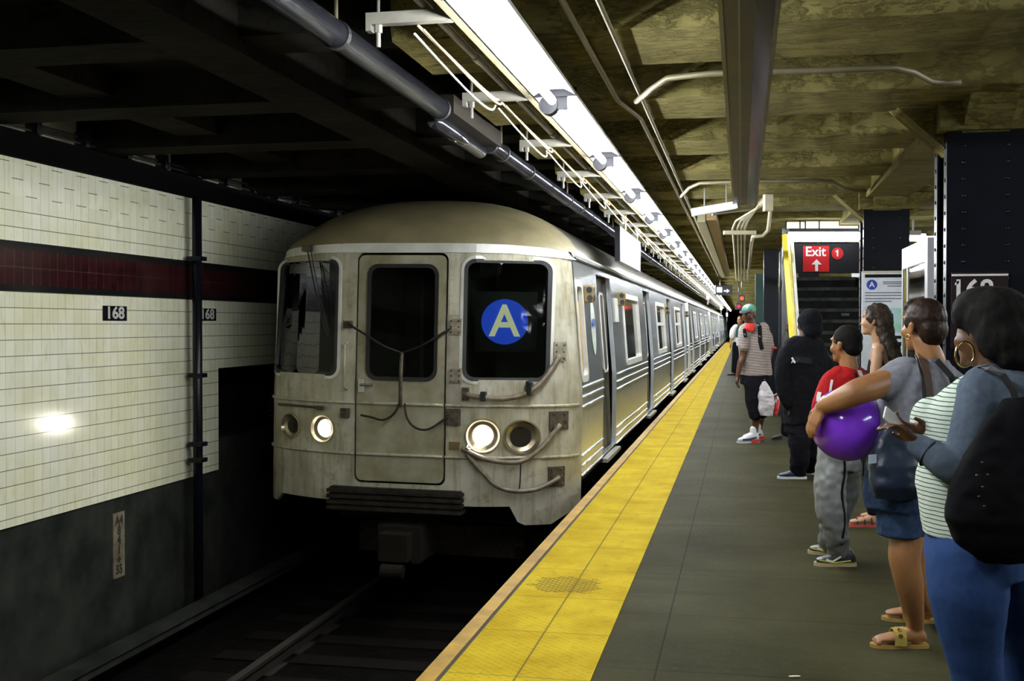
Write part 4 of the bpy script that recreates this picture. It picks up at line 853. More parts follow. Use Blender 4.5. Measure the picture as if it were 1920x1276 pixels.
def W0(q, z): q = Vector(q); q.z = z; return q
m_gold = M('gold', (.85, .58, .22), .22, 1.0); m_eye = M('eye_white', (.7, .68, .62), .2); m_iris = M('dark_eye', (.02, .012, .01), .1)
sk_dark = skin('deep_brown_skin', (.105, .045, .022), (.075, .032, .016)); sk_mid = skin('warm_brown_skin', (.33, .155, .06), (.26, .115, .045)); sk_light = skin('light_tan_skin', (.52, .30, .17), (.45, .25, .14)); sk_leg = sk_mid
m_hair = M('black_hair', (.005, .004, .004), .8, col2=(.009, .008, .007), scale=60, stretch=(1, 1, .15), bump=.4, bscale=120, bdist=.003, spec=.15)
m_hairb = M('dark_brown_hair', (.030, .014, .007), .5, col2=(.012, .006, .004), scale=60, bump=.5, bscale=140, bdist=.003, spec=.2)
m_hairl = M('long_brown_hair', (.045, .024, .009), .6, col2=(.014, .007, .003), scale=50, stretch=(1, 1, .1), bump=.6, bscale=60, bdist=.006)
m_blackc = cloth('black_cloth', (.006, .006, .009)); m_wsole = M('white_sole', (.7, .7, .7), .5); m_dsole = M('dark_sole', (.02, .02, .02), .6)
def eyes(P, A, par, s=1):
    for e in (-1, 1):
        o = MB().ell(P(e*.031, .074, .005), (.014*s, .011*s, .008*s), A, 12, 8).obj('eye', m_eye, par, smooth=True); MB().ell(P(e*.031, .084, .005), (.006*s, .003*s, .006*s), A, 10, 6).obj('iris', m_iris, o, smooth=True)
# --- woman in grey T-shirt holding the balloon -----------------------------------
Z = 5.12
def q(x, y, dz=0): return W(x, y, Z+dz)
g2 = W0(q(1705, 1200), 0)
p2 = empty('person', g2, 'woman in grey T-shirt and long denim shorts hugging the purple balloon with one arm', 'person')
F2 = D(-.42, .9); Bf = D(-.55, .83); Br = Bf.cross(UP)
mb = MB(); P, A = head(mb, q(1730, 611, .02), D(-.42, .9, .02), 1.0)
mb.limb([q(1732, 640), q(1748, 672, -.02), q(1745, 690)], [.05, .055, .07])
sh = q(1697, 700, -.04); el = q(1612, 733, -.16); wr = q(1543, 762, -.07)
mb.limb([sh, q(1655, 718, -.10), el, q(1575, 750, -.13), wr], [.062, .062, .060, .052, .034])
tips = hand(mb, wr, D(-.42, .10, -.75), D(.6, .75, -.1), D(.1, .5, .7), 1.02, (.25, .4, .3), .05, .3)
mb.limb([q(1790, 730, .12), q(1770, 800, .2), q(1735, 830, .18)], [.05, .045, .04]); hand(mb, q(1735, 830, .18), D(-.8, -.1, -.3), D(-.2, -.5, 0), D(0, 0, 1), 1)
mb.loft([(q(1695, 930), Br, Bf, .15, .12), (q(1705, 850), Br, Bf, .14, .11), (q(1725, 740), Br, Bf, .15, .10), (q(1742, 690), Br, Bf, .10, .07)], 20)
nk = ground(1735, 1212); fk = ground(1752, 1166)
lk = q(1700, 1000, -.02); mb.limb([q(1695, 935, -.02), lk, q(1696, 1045, -.03), q(1706, 1100, -.01), W0(nk+D(-1, .1)*.045, .09), W0(nk+D(-1, .1)*.04, .045)], [.09, .077, .072, .063, .038, .036])
fl = W0(fk+D(-1, .3)*.045, .08); mb.limb([q(1705, 935, .2), q(1712, 1000, .3), q(1716, 1090, .33), fl, fl-UP*.04], [.085, .07, .06, .037, .034])
foot(mb, nk+UP*.018, D(-1, .02), 1, .07, .042, .235); foot(mb, fk+UP*.018, D(-1, .25), 1, .07, .042, .235)
for k in range(5): pp = nk+D(-1, .02)*.225+D(.02, 1)*(-.03+.016*k)+UP*.024; mb.ell(pp, (.012, .016, .011), (D(0, 1), D(-1, 0), UP), 8, 6)
mb.obj('body', sk_mid, p2, vox=.0065)
mb = MB()
mb.ell(P(0, -.02, .038), (.086, .100, .092), A); mb.ell(P(0, -.062, -.012), (.074, .06, .075), A); mb.ell(P(0, -.055, -.05), (.055, .045, .05), A)
mb.ell(P(0, .045, .085), (.062, .045, .038), A); mb.ell(P(-.07, .015, .02), (.014, .03, .035), A); mb.obj('hair', m_hairb, p2, vox=.006, disp=.0025, dsc=60)
m_gtee = cloth('grey_jersey', (.24, .25, .285), (.19, .195, .23), .9)
mb = MB(); mb.loft([(q(1700, 905), Br, Bf, .172, .145), (q(1692, 850, .0), Br, Bf, .165, .15), (q(1703, 795, -.01), Br, Bf, .168, .145), (q(1716, 750), Br, Bf, .178, .14), (q(1727, 715), Br, Bf, .185, .12), (q(1737, 690), Br, Bf, .155, .095), (q(1746, 674, .0), Br, Bf, .085, .068)], 26, 2.4)
mb.limb([q(1712, 702, -.03), sh, q(1672, 712, -.08), q(1658, 722, -.10)], [.070, .078, .072, .066]); mb.limb([q(1765, 705, .06), q(1788, 730, .12), q(1784, 765, .15)], [.075, .07, .065])
mb.obj('t_shirt', m_gtee, p2, vox=.008, disp=.007, dsc=14)
m_denim = cloth('dark_denim', (.030, .055, .115), (.018, .036, .08), .85, 90)
mb = MB(); mb.loft([(q(1692, 870, .03), Br, Bf, .17, .15), (q(1693, 920, .03), Br, Bf, .185, .16), (q(1693, 950, .03), Br, Bf, .18, .15)], 24)
mb.loft([(q(1692, 930, -.0), Br, Bf, .11, .12), (q(1690, 975, -.02), Br, Bf, .10, .105), (q(1689, 1004, -.02), Br, Bf, .098, .10)], 20); mb.loft([(q(1700, 930, .17), Br, Bf, .1, .12), (q(1706, 1000, .25), Br, Bf, .095, .1)], 20)
mb.obj('denim_shorts', m_denim, p2, vox=.008, disp=.006, dsc=16)
for hh, dd in ((nk, D(-1, .02)), (fk, D(-1, .25))):
    so = sole(hh-dd*.005, dd, .255, .042, .016).obj('sandal', M('gold_sandal', (.55, .36, .10), .4, .4), p2)
    t_ = dd.cross(UP); A_ = [math.pi*k/14 for k in range(15)]; bp = lambda a, g, f: hh+dd*f+t_*((.045+g)*math.copysign(abs(math.cos(a))**.8, math.cos(a)))+UP*(.016+(.071-.10*(f-.12)+g)*math.sin(a)**.8)
    mb = MB(); Rr = [[bp(a, 0, .10), bp(a, 0, .155), bp(a, .004, .155), bp(a, .004, .10)] for a in A_]; mb.rings(Rr).obj('sandal_strap', M('shiny_gold_leather', (.75, .58, .15), .3, .5), so)
    mb = MB(); [mb.cyl(bp(a, .002, .128), bp(a, .007, .128), .010, n=12) for a in (.55, 1.1, 2.04, 2.59)]; mb.obj('strap_ring', m_gold, so)
MB().tube([P(-.088, -.002, -.045)+A[1]*(.010*math.cos(a))+UP*(.011*math.sin(a)-.004) for a in [2*math.pi*k/18 for k in range(18)]], .003, 8, closed=True).obj('earring', m_gold, p2, smooth=True)
wd_ = (wr-el).normalized(); r_, d_, u_ = frame(wd_); wc = wr-wd_*.012
MB().tube([wc+r_*(.0335*math.cos(a))+u_*(.0335*math.sin(a)) for a in [2*math.pi*k/20 for k in range(20)]], .006, 8, closed=True).obj('bracelet', M('gold_watch', (.85, .7, .35), .2, .9), p2, smooth=True)
# balloon
bc = q(1588, 795, .045); bl = empty('balloon', bc, 'large glossy purple balloon held under the arm of the woman in the grey T-shirt', 'balloon')
m_bal = M('purple_latex', (.24, .045, .80), .16, col2=(.22, .04, .72), scale=2, spec=.5, coat=.2)
mb = MB().ell(bc, (.166, .166, .169), n=40, m=28); mb.obj('skin', m_bal, bl, smooth=True); MB().cap(bc+D(.95, .2, .1)*.165, .012, bc+D(.95, .2, .1)*.18, .006).obj('knot', m_bal, bl)
# handbag of the balloon woman
bgc = q(1683, 862, -.17); bg = empty('handbag', bgc, 'slouchy dark navy handbag hanging at the hip of the woman in the grey T-shirt', 'handbag')
m_navy = M('navy_leather', (.012, .022, .045), .4, col2=(.008, .014, .03), scale=6, bump=.2, bscale=20)
mb = MB(); mb.loft([(q(1690, 792, -.15), CR, AW, .06, .03), (q(1686, 825, -.16), CR, AW, .105, .05), (q(1682, 870, -.17), CR, AW, .122, .065), (q(1682, 910, -.17), CR, AW, .118, .065), (q(1683, 934, -.16), CR, AW, .10, .045)], 26, 2.6)
mb.obj('bag_body', m_navy, bg, vox=.007, disp=.010, dsc=10)
MB().obox(q(1636, 860, -.21), D(1, 0, .1), UP, AW, .017, .019, .004).obj('pale_tag', M('pale_blue_tag', (.45, .55, .65), .5), bg)
def strap(pts, wd, th, name, mat, par, nrm=None):
    pts = [Vector(p) for p in pts]; R = []
    for i, p in enumerate(pts):
        d = (pts[min(i+1, len(pts)-1)]-pts[max(i-1, 0)]).normalized(); nn = Vector(nrm) if nrm else -AW; t = d.cross(nn).normalized(); m_ = t.cross(d)
        R.append([p-t*wd/2, p+t*wd/2, p+t*wd/2+m_*th, p-t*wd/2+m_*th])
    return MB().rings(R).obj(name, mat, par)
m_bstrap = M('brown_leather_strap', (.075, .045, .030), .45)
strap([q(1722, 668, -.02), q(1728, 674, -.13), q(1738, 700, -.165), q(1743, 740, -.175), q(1742, 780, -.18), q(1730, 810, -.18), q(1712, 835, -.18)], .032, .006, 'shoulder_strap', m_bstrap, bg)
strap([q(1716, 668, -.02), q(1722, 676, -.125), q(1730, 705, -.165), q(1733, 745, -.175), q(1730, 785, -.18), q(1705, 815, -.18)], .016, .006, 'shoulder_strap', m_blk, bg)
bs2 = strap([q(1730, 667, -.0), q(1757, 676, -.10), q(1783, 705, -.11), q(1795, 740, -.09), q(1797, 780, -.06)], .026, .005, 'backpack_strap', m_blk, p2)
MB().obox(q(1793, 714, -.125), D(1, 0, -.4), D(.4, 0, 1), AW, .012, .018, .004).obj('buckle', m_chrome, bs2)
# --- nearest woman in the dark blue cardigan ---------------------------------------
Z = 3.9
g1 = W0(q(1840, 1270), 0)
p1 = empty('person', g1, 'nearest woman in slate blue cardigan and striped top, gold hoop earring, at the right edge', 'person')
Bf = D(-.72, .69); Br = Bf.cross(UP); H1 = D(-.62, .78, -.05)
mb = MB(); P, A = head(mb, q(1846, 622, .03), H1, 1.05)
mb.limb([q(1858, 660, .03), q(1868, 700, .02)], [.055, .07])
el = q(1806, 872, -.16); wr = q(1722, 833, -.10)
mb.limb([q(1838, 735, -.10), q(1820, 800, -.14), el, q(1765, 862, -.15), wr], [.055, .052, .046, .04, .03])
hand(mb, wr, D(-.55, .15, .55), D(-.6, .2, -.55), D(-.2, .95, .1), .98, (.5, .55, .4), .04, .2)
mb.limb([q(1768, 800, .25), q(1748, 815, .1), q(1730, 800, .0)], [.035, .03, .028]); hand(mb, q(1738, 806, .03), D(-.8, -.1, .1), D(-.1, .2, 1), D(.1, -.9, .3), .95, (.35, .5, .4), .04, .3)
mb.loft([(q(1835, 960), Br, Bf, .17, .14), (q(1835, 860), Br, Bf, .17, .14), (q(1845, 770), Br, Bf, .17, .12), (q(1858, 700), Br, Bf, .10, .07)], 20)
mb.obj('body', sk_dark, p1, vox=.007)
m_top = stripes('striped_jersey', (.62, .68, .60), (.02, .09, .045), .0150, .22, tilt=.05)
mb = MB(); mb.loft([(q(1828, 1000), Br, Bf, .185, .165), (q(1828, 960), Br, Bf, .19, .175), (q(1826, 905), Br, Bf, .19, .192), (q(1830, 850), Br, Bf, .18, .178), (q(1832, 800), Br, Bf, .185, .192), (q(1835, 768), Br, Bf, .185, .185), (q(1843, 735), Br, Bf, .17, .13), (q(1856, 704), Br, Bf, .11, .08)], 28, 2.2)
for e in (-1, 1): mb.ell(q(1832, 790)+Bf*.125+Br*(.075*e), (.078, .078, .085))
mb.obj('striped_top', m_top, p1, vox=.008, disp=.004, dsc=14)
m_card = cloth('slate_blue_knit', (.085, .11, .145), (.065, .085, .115), .95)
mb = MB()
back = Bf*-.045
mb.loft([(q(1866, 985)+back, Br, Bf, .175, .15), (q(1862, 930)+back, Br, Bf, .185, .165), (q(1862, 860)+back, Br, Bf, .19, .16), (q(1864, 790)+back, Br, Bf, .20, .155), (q(1864, 745)+back, Br, Bf, .20, .13), (q(1866, 712)+back, Br, Bf, .15, .095), (q(1867, 688)+back, Br, Bf, .08, .06)], 28, 2.3)
mb.limb([q(1858, 722, -.04), q(1840, 738, -.10), q(1826, 800, -.15), el, q(1766, 864, -.15), q(1724, 836, -.10)], [.080, .084, .074, .070, .058, .040]); mb.obj('cardigan', m_card, p1, vox=.008, disp=.006, dsc=12)
wc = q(1742, 850, -.125); wdv = (q(1766, 864, -.15)-q(1724, 836, -.10)).normalized(); r_, d_, u_ = frame(wdv); MB().tube([wc+r_*(.0475*math.cos(a))+u_*(.0475*math.sin(a)) for a in [2*math.pi*k/24 for k in range(24)]], .0035, 6, closed=True).obj('cuff_seam', cloth('dark_seam', (.02, .027, .036)), p1, smooth=True)
m_jean = cloth('blue_jeans', (.024, .058, .17), (.020, .048, .145), .85, 110)
mb = MB(); mb.loft([(q(1832, 985), Br, Bf, .185, .16), (q(1836, 1035), Br, Bf, .20, .175), (q(1842, 1075), Br, Bf, .195, .165)], 26)
nh = g1+D(-.02, -.1)*.03; 
mb.limb([q(1815, 1040, -.05), q(1815, 1110, -.07), q(1822, 1190, -.06), q(1830, 1255, -.05), q(1838, 1330, -.02), W0(q(1848, 1300, .02), .10)], [.142, .134, .105, .088, .080, .062], 18); mb.limb([q(1905, 1050, .12), q(1912, 1120, .12), q(1925, 1210, .14), q(1930, 1280, .15), W0(q(1935, 1300, .2), .10)], [.14, .13, .10, .085, .062], 18)
mb.obj('jeans', m_jean, p1, vox=.009, disp=.005, dsc=7)
shoe('shoe', W0(q(1862, 1300, .02), 0), D(-.75, .6), m_blk, p1, m_dsole, .25, .08, .04); shoe('shoe', W0(q(1950, 1300, .2), 0), D(-.75, .6), m_blk, p1, m_dsole, .25, .08, .04)
mb = MB(); mb.ell(P(0, -.045, .045), (.118, .120, .112), A); mb.ell(P(0, -.095, -.03), (.118, .085, .10), A); mb.ell(P(0, -.11, -.085), (.10, .065, .065), A); mb.ell(P(0, .035, .085), (.085, .07, .055), A)
for e in (-1, 1): mb.ell(P(e*.075, -.06, -.01), (.045, .055, .09), A)
mb.ell(P(-.072, .045, .055), (.022, .036, .045), A); mb.ell(P(0, .0, .09), (.10, .10, .068), A); mb.obj('hair', m_hair, p1, vox=.008, sm=12, disp=.004, dsc=34)
hc = P(-.095, 0, -.112); hc = q(1809, 664, -.055); MB().tube([hc+D(.93, .36)*(.041*math.cos(a))+UP*(.043*math.sin(a)) for a in [2*math.pi*k/48 for k in range(48)]], .0038, 10, closed=True).obj('hoop_earring', m_gold, p1, smooth=True)
# phone in her hand
pc = q(1682, 793, -.02); ph = empty('phone', pc, 'white smartphone with a lit screen in the hand of the nearest woman', 'phone')
pd, pn_ = D(.72, .1, -.62), D(-.35, .6, -.55); px_ = pd.cross(pn_).normalized()
o = MB().obox(pc, pd, px_, pn_, .062, .032, .0045).obj('phone_case', m_wht, ph); bevel(o, .003); MB().obox(pc-pd.cross(px_).normalized()*.0052, pd, px_, pn_, .05, .027, .0006).obj('screen', M('blue_screen', (.05, .2, .5), .1, emit=.3), ph)
# black bag
bc_ = q(1868, 890, -.30); bg = empty('shoulder_bag', bc_, 'big black shoulder bag hanging on the back of the nearest woman', 'handbag')
m_bag = M('black_slouchy_leather', (.004, .004, .005), .85, col2=(.003, .003, .004), scale=5, bump=.3, bscale=12, spec=.1)
mb = MB(); mb.loft([(q(1925, 745, -.24), CR, AW, .08, .04), (q(1915, 800, -.27), CR, AW, .13, .06), (q(1902, 860, -.29), CR, AW, .165, .075), (q(1888, 920, -.30), CR, AW, .185, .08), (q(1882, 970, -.30), CR, AW, .185, .085), (q(1888, 1015, -.29), CR, AW, .165, .075), (q(1896, 1052, -.28), CR, AW, .11, .05)], 28, 2.5); mb.obj('bag_body', m_bag, bg, vox=.008, disp=.012, dsc=9)
mb = MB(); [mb.ell(q(x, y, -.405), (.005, .004, .003), n=8, m=5) for x, y in ((1832, 890), (1842, 866), (1853, 889), (1843, 912), (1846, 948), (1836, 930))]; mb.obj('studs', m_chrome, bg)
strap([q(1838, 690, -.10), q(1856, 690, -.17), q(1880, 704, -.22), q(1900, 735, -.26), q(1912, 790, -.28), q(1912, 830, -.32)], .022, .006, 'bag_strap', m_blk, bg)
# --- boy -------------------------------------------------------------------------
Z = 6.93
n1 = ground(1604, 1060); n2 = ground(1590, 1041)
p3 = empty('person', W0(q(1572, 1050), 0), 'boy in red shirt and baggy grey trousers standing beyond the purple balloon', 'person')
Bf = D(-.6, .8); Br = Bf.cross(UP)
mb = MB(); P, A = head(mb, q(1585, 646), D(-.62, .78), .95); mb.limb([q(1588, 670), q(1592, 700)], [.045, .06])
mb.loft([(q(1572, 840), Br, Bf, .12, .10), (q(1585, 760), Br, Bf, .12, .1), (q(1590, 705), Br, Bf, .09, .07)], 18); 
w1 = q(1534, 728, -.06); mb.limb([q(1560, 712, -.05), q(1545, 735, -.08), q(1530, 790, -.03), q(1540, 830, -.02)], [.04, .036, .03, .024]); hand(mb, q(1540, 832, -.02), D(0, .1, -1), D(1, .1, 0), D(-.1, .9, .1), .8)
mb.limb([q(1615, 715, .1), q(1622, 770, .12), q(1615, 830, .1)], [.04, .034, .026]); hand(mb, q(1615, 832, .1), D(0, .1, -1), D(-1, .1, 0), D(-.1, .9, .1), .8); mb.obj('body', sk_mid, p3, vox=.008)
mb = MB(); mb.ell(P(0, -.02, .04), (.080, .095, .088), A); mb.ell(P(0, -.058, -.01), (.068, .055, .065), A); mb.obj('hair', m_hair, p3, vox=.008, disp=.003, dsc=50)
m_redc = cloth('red_jersey', (.42, .012, .012), (.3, .008, .01), .8)
mb = MB(); mb.loft([(q(1582, 850), Br, Bf, .135, .12), (q(1583, 790), Br, Bf, .14, .12), (q(1585, 735), Br, Bf, .165, .115), (q(1589, 705), Br, Bf, .15, .09), (q(1591, 686), Br, Bf, .07, .06)], 24); mb.limb([q(1572, 703, -.03), q(1556, 718, -.06), q(1545, 742, -.08), q(1538, 765, -.07)], [.06, .06, .058, .055]); mb.limb([q(1608, 705, .06), q(1618, 735, .1), q(1622, 765, .12)], [.06, .058, .055]); o = mb.obj('red_shirt', m_redc, p3, vox=.009, disp=.006, dsc=14)
for pts, w_, m__ in (([(1560, 712), (1558, 722), (1556, 734), (1551, 748)], .014, m_wht), ([(1537, 735), (1535, 744), (1535, 752)], .026, m_wht), ([(1610, 694), (1614, 704), (1618, 716)], .036, m_wht), ([(1604, 699), (1606, 708), (1610, 718)], .012, m_blackc)): decal(o, [q(a, b) for a, b in pts], w_, .002, 'white_panel', m__, o)
m_gpant = M('grey_satin_trousers', (.20, .21, .21), .5, col2=(.13, .14, .135), scale=8, bump=.15, bscale=30)
mb = MB(); mb.loft([(q(1572, 835), Br, Bf, .125, .115), (q(1570, 880), Br, Bf, .145, .13)], 22); mb.limb([q(1560, 880, -.03), q(1556, 930, -.05), q(1564, 985, -.04), W0(n1+D(-1, .3)*.10, .10)], [.105, .098, .08, .075]); mb.limb([q(1585, 880, .1), q(1578, 940, .14), q(1560, 1000, .2), W0(n2+D(-1, .3)*.12, .09)], [.105, .095, .078, .07]); o = mb.obj('grey_trousers', m_gpant, p3, vox=.009, disp=.016, dsc=9)
decal(o, [q(1581+3*math.sin(k*.9), 852+14*k) for k in range(13)], .014, .002, 'side_stripe', m_blackc, o)
m_sn = M('black_sneaker', (.02, .02, .022), .4, col2=(.05, .05, .05), scale=20); m_ysole = M('tan_sole', (.45, .36, .2), .5)
for hp, dd in ((n1, D(-1, .05)), (n2, D(-1, .35))):
    s_ = shoe('sneaker', hp, dd, m_sn, p3, m_ysole, .25, .085, .042); hp = Vector(hp); t_ = dd.cross(UP)
    sd_ = -t_ if (-t_).dot(AW) < 0 else t_
    strap([hp+dd*.19+sd_*.046+UP*.045, hp+dd*.15+sd_*.046+UP*.035, hp+dd*.10+sd_*.044+UP*.065], .010, .004, 'shoe_mark', m_wht, s_, sd_); strap([hp+dd*.23+sd_*.036+UP*.04, hp+dd*.14+sd_*.048+UP*.028, hp+dd*.04+sd_*.042+UP*.04], .007, .004, 'shoe_stripe', M('lime_trim', (.6, .65, .08), .5), s_, sd_)
# --- girl with long hair --------------------------------------------------------------
Z = 8.35
g4 = W0(q(1655, 980), 0)
p4 = empty('person', g4, 'young woman with long brown hair and bare arms in a dark strappy top', 'person')
Bf = D(-.8, .6); Br = Bf.cross(UP)
mb = MB(); P, A = head(mb, q(1640, 600), D(-.86, .5, .03), .97); mb.limb([q(1645, 625), q(1652, 648)], [.042, .05])
mb.loft([(q(1660, 820), Br, Bf, .14, .11), (q(1658, 760), Br, Bf, .12, .1), (q(1656, 690), Br, Bf, .14, .1), (q(1654, 650), Br, Bf, .12, .065), (q(1653, 640), Br, Bf, .06, .05)], 20)
mb.limb([q(1648, 655, -.1), q(1641, 700, -.15), q(1640, 745, -.15), q(1632, 790, -.08)], [.045, .04, .034, .024]); hand(mb, q(1632, 790, -.08), D(-.2, .1, -1), D(1, .1, 0), D(-.1, .9, .1), .85); mb.limb([q(1672, 655, .12), q(1680, 720, .14), q(1672, 800, .1)], [.045, .036, .026]); hand(mb, q(1672, 800, .1), D(-.2, .1, -1), D(1, .1, 0), D(-.1, .9, .1), .85)
f1 = ground(1648, 987); f2 = ground(1668, 975)
for f_ in (f1, f2): foot(mb, f_+UP*.02, D(-1, .1), 1, .06, .04, .22); mb.limb([W0(f_+D(-1, .1)*.04, .05), W0(f_+D(-1, .1)*.04, .3)], [.035, .045])
mb.obj('body', sk_light, p4, vox=.009)
mb = MB(); mb.loft([(q(1661, 840), Br, Bf, .15, .125), (q(1658, 760), Br, Bf, .135, .11), (q(1657, 690), Br, Bf, .15, .112), (q(1657, 672), Br, Bf, .13, .10)], 22); mb.obj('strappy_top', m_blackc, p4, vox=.01)
strap([q(1650, 645, -.10), q(1657, 660, -.14), q(1664, 690, -.15), q(1668, 720, -.14)], .035, .01, 'top_strap', M('brown_strap_cloth', (.10, .06, .035), .7), p4)
mb = MB(); mb.loft([(q(1661, 820), Br, Bf, .15, .12), (q(1661, 870), Br, Bf, .165, .13)], 20); mb.limb([q(1655, 860, -.05), W0(f1+D(-1, .1)*.04, .5), W0(f1+D(-1, .1)*.04, .12)], [.10, .065, .05]); mb.limb([q(1668, 860, .08), W0(f2+D(-1, .1)*.04, .5), W0(f2+D(-1, .1)*.04, .12)], [.10, .065, .05]); mb.obj('black_trousers', m_blackc, p4, vox=.01)
for f_ in (f1, f2):
    so = sole(f_, D(-1, .1), .24, .042, .02).obj('sandal', M('coral_sandal', (.55, .10, .07), .5), p4)
    for k in range(3): pts = [f_+D(-1, .1)*(.06+.05*k)+D(.1, 1)*(.046*math.cos(a))+UP*(.02+.06*(1-.2*k)*math.sin(a)) for a in [math.pi*j/8 for j in range(9)]]; MB().tube(pts, .007, 6).obj('sandal_strap', m_blk, so)
mb = MB(); mb.ell(P(0, -.02, .04), (.086, .103, .094), A); mb.ell(P(0, -.075, -.01), (.078, .06, .09), A)
mb.loft([(P(0, -.06, .02), A[0], A[1], .09, .06), (q(1662, 632, -.02), A[0], A[1], .10, .065), (q(1673, 665, -.04), A[0], A[1], .115, .07), (q(1681, 695, -.05), A[0], A[1], .12, .06), (q(1686, 715, -.05), A[0], A[1], .08, .04)], 22); mb.ell(P(-.065, -.005, .03), (.026, .06, .055), A); mb.obj('long_hair', m_hairl, p4, vox=.009, disp=.012, dsc=26)
# --- person in black ---------------------------------------------------------------------
Z = 10.9
n5 = ground(1511, 897); m5 = ground(1532, 889)
p5 = empty('person', W0(q(1500, 890), 0), 'person all in black with navy sneakers, back turned, standing left of the boy', 'person')
Bf = D(-.45, .9); Br = Bf.cross(UP)
mb = MB(); P, A = head(mb, q(1514, 606), D(-.5, .85), 1.05); mb.limb([q(1510, 625), q(1505, 650)], [.055, .06])
mb.limb([q(1475, 665, -.1), q(1470, 720, -.12), q(1480, 760, -.1)], [.05, .045, .03]); hand(mb, q(1480, 762, -.1), D(-.1, .1, -1), D(1, .1, 0), D(-.1, .9, .1), .95); mb.limb([q(1545, 665, .1), q(1552, 720, .1), q(1545, 770, 0)], [.05, .045, .03]); hand(mb, q(1545, 772, 0), D(-.1, .1, -1), D(1, .1, 0), D(-.1, .9, .1), .95)
for f_ in (n5, m5): f_ = Vector(f_); mb.limb([W0(f_+D(-1, .1)*.06, .09), W0(f_+D(-1, .1)*.05, .5), q(1512, 790)], [.04, .06, .08])
mb.obj('body', sk_dark, p5, vox=.012)
mb = MB(); mb.loft([(q(1506, 795), Br, Bf, .21, .16), (q(1507, 740), Br, Bf, .22, .17), (q(1508, 680), Br, Bf, .25, .17), (q(1508, 650), Br, Bf, .23, .14), (q(1510, 630), Br, Bf, .12, .10)], 24); mb.limb([q(1485, 648, -.05), q(1469, 680, -.12), q(1468, 725, -.14), q(1478, 755, -.12)], [.085, .08, .07, .055]); mb.limb([q(1530, 648, .05), q(1547, 690, .1), q(1552, 725, .1), q(1546, 760, 0)], [.085, .08, .07, .055])
mb.ell(P(0, -.035, .02), (.115, .125, .13), A); mb.ell(P(0, -.07, -.06), (.11, .09, .09), A); o = mb.obj('hooded_jacket', m_blackc, p5, vox=.011, disp=.012, dsc=9)
decal(o, [q(1485+4*k, 673+.4*k) for k in range(10)], .055, .002, 'logo_panel', cloth('grey_panel', (.02, .02, .023)), o); decal(o, [q(1484, 670), q(1487, 674), q(1491, 680)], .018, .002, 'pale_logo', m_wht, o, .008); decal(o, [q(1483, 680), q(1486, 677), q(1489, 675)], .010, .002, 'pale_logo', m_wht, o, .009)
mb = MB(); mb.loft([(q(1507, 770), Br, Bf, .20, .15), (q(1507, 810), Br, Bf, .2, .155)], 20); mb.limb([q(1498, 800, -.05), q(1500, 845, -.06), W0(Vector(n5)+D(-1, .1)*.07, .09)], [.12, .10, .085]); mb.limb([q(1522, 800, .08), q(1520, 845, .08), W0(Vector(m5)+D(-1, .1)*.07, .09)], [.12, .10, .085]); mb.obj('black_trousers', m_blackc, p5, vox=.011, disp=.014, dsc=9)
m_nav2 = M('navy_sneaker', (.018, .025, .07), .5); shoe('sneaker', n5, D(-1, .08), m_nav2, p5, m_wsole, .27, .09, .045, .01); shoe('sneaker', m5, D(-1, .25), M('blue_sneaker', (.02, .04, .30), .5), p5, m_wsole, .27, .09, .045, .01)
# --- person behind in black holding the red bag -----------------------------------------
Z = 14.6
n8 = ground(1486, 824); m8 = ground(1500, 820)
p8 = empty('person', W0(q(1485, 820), 0), 'mostly hidden person in black holding out a red and white bag', 'person')
Bf = D(-.6, -.5); Br = Bf.cross(UP)
mb = MB(); P, A = head(mb, q(1487, 614), D(-.75, -.6), 1.0); mb.limb([q(1488, 625), q(1488, 640)], [.05, .055])
mb.limb([q(1478, 655, -.1), q(1474, 700, -.1), q(1468, 730, -.25), q(1462, 738, -.35)], [.05, .045, .035, .03]); hand(mb, q(1463, 737, -.35), D(-.9, -.1, -.35), D(-.1, 0, -1), D(0, .9, .1), 1.0, (.6, .7, .5)); mb.limb([q(1505, 655, .1), q(1508, 700, .1), q(1505, 740, .05)], [.05, .045, .03]); hand(mb, q(1505, 742, .05), D(0, .1, -1), D(-1, .1, 0), D(-.1, .9, .1), .95)
for f_ in (n8, m8): mb.limb([W0(Vector(f_)+D(-1, -.1)*.06, .09), q(1490, 760)], [.04, .08])
mb.obj('body', sk_dark, p8, vox=.012)
mb = MB(); mb.loft([(q(1488, 745), Br, Bf, .2, .15), (q(1488, 690), Br, Bf, .21, .16), (q(1488, 655), Br, Bf, .22, .14), (q(1488, 636), Br, Bf, .10, .08)], 22); mb.limb([q(1480, 648, -.05), q(1473, 680, -.1), q(1472, 706, -.12), q(1469, 722, -.22)], [.08, .075, .065, .055]); mb.limb([q(1500, 648, .05), q(1508, 690, .1), q(1505, 730, .05)], [.08, .07, .055]); mb.obj('jacket', m_blackc, p8, vox=.012, disp=.01, dsc=9)
mb = MB(); mb.limb([q(1484, 740, -.05), W0(Vector(n8)+D(-1, -.1)*.07, .09)], [.13, .08]); mb.limb([q(1496, 740, .05), W0(Vector(m8)+D(-1, -.1)*.07, .09)], [.13, .08]); mb.obj('trousers', m_blackc, p8, vox=.012, disp=.01, dsc=9)
mb = MB(); mb.ell(P(0, -.025, .045), (.085, .1, .088), A); mb.obj('hair', m_hair, p8, vox=.012)
shoe('shoe', n8, D(-1, -.1), m_blk, p8, m_dsole, .27, .09, .045, .012); shoe('shoe', m8, D(-1, -.1), m_blk, p8, m_dsole, .27, .09, .045, .012)
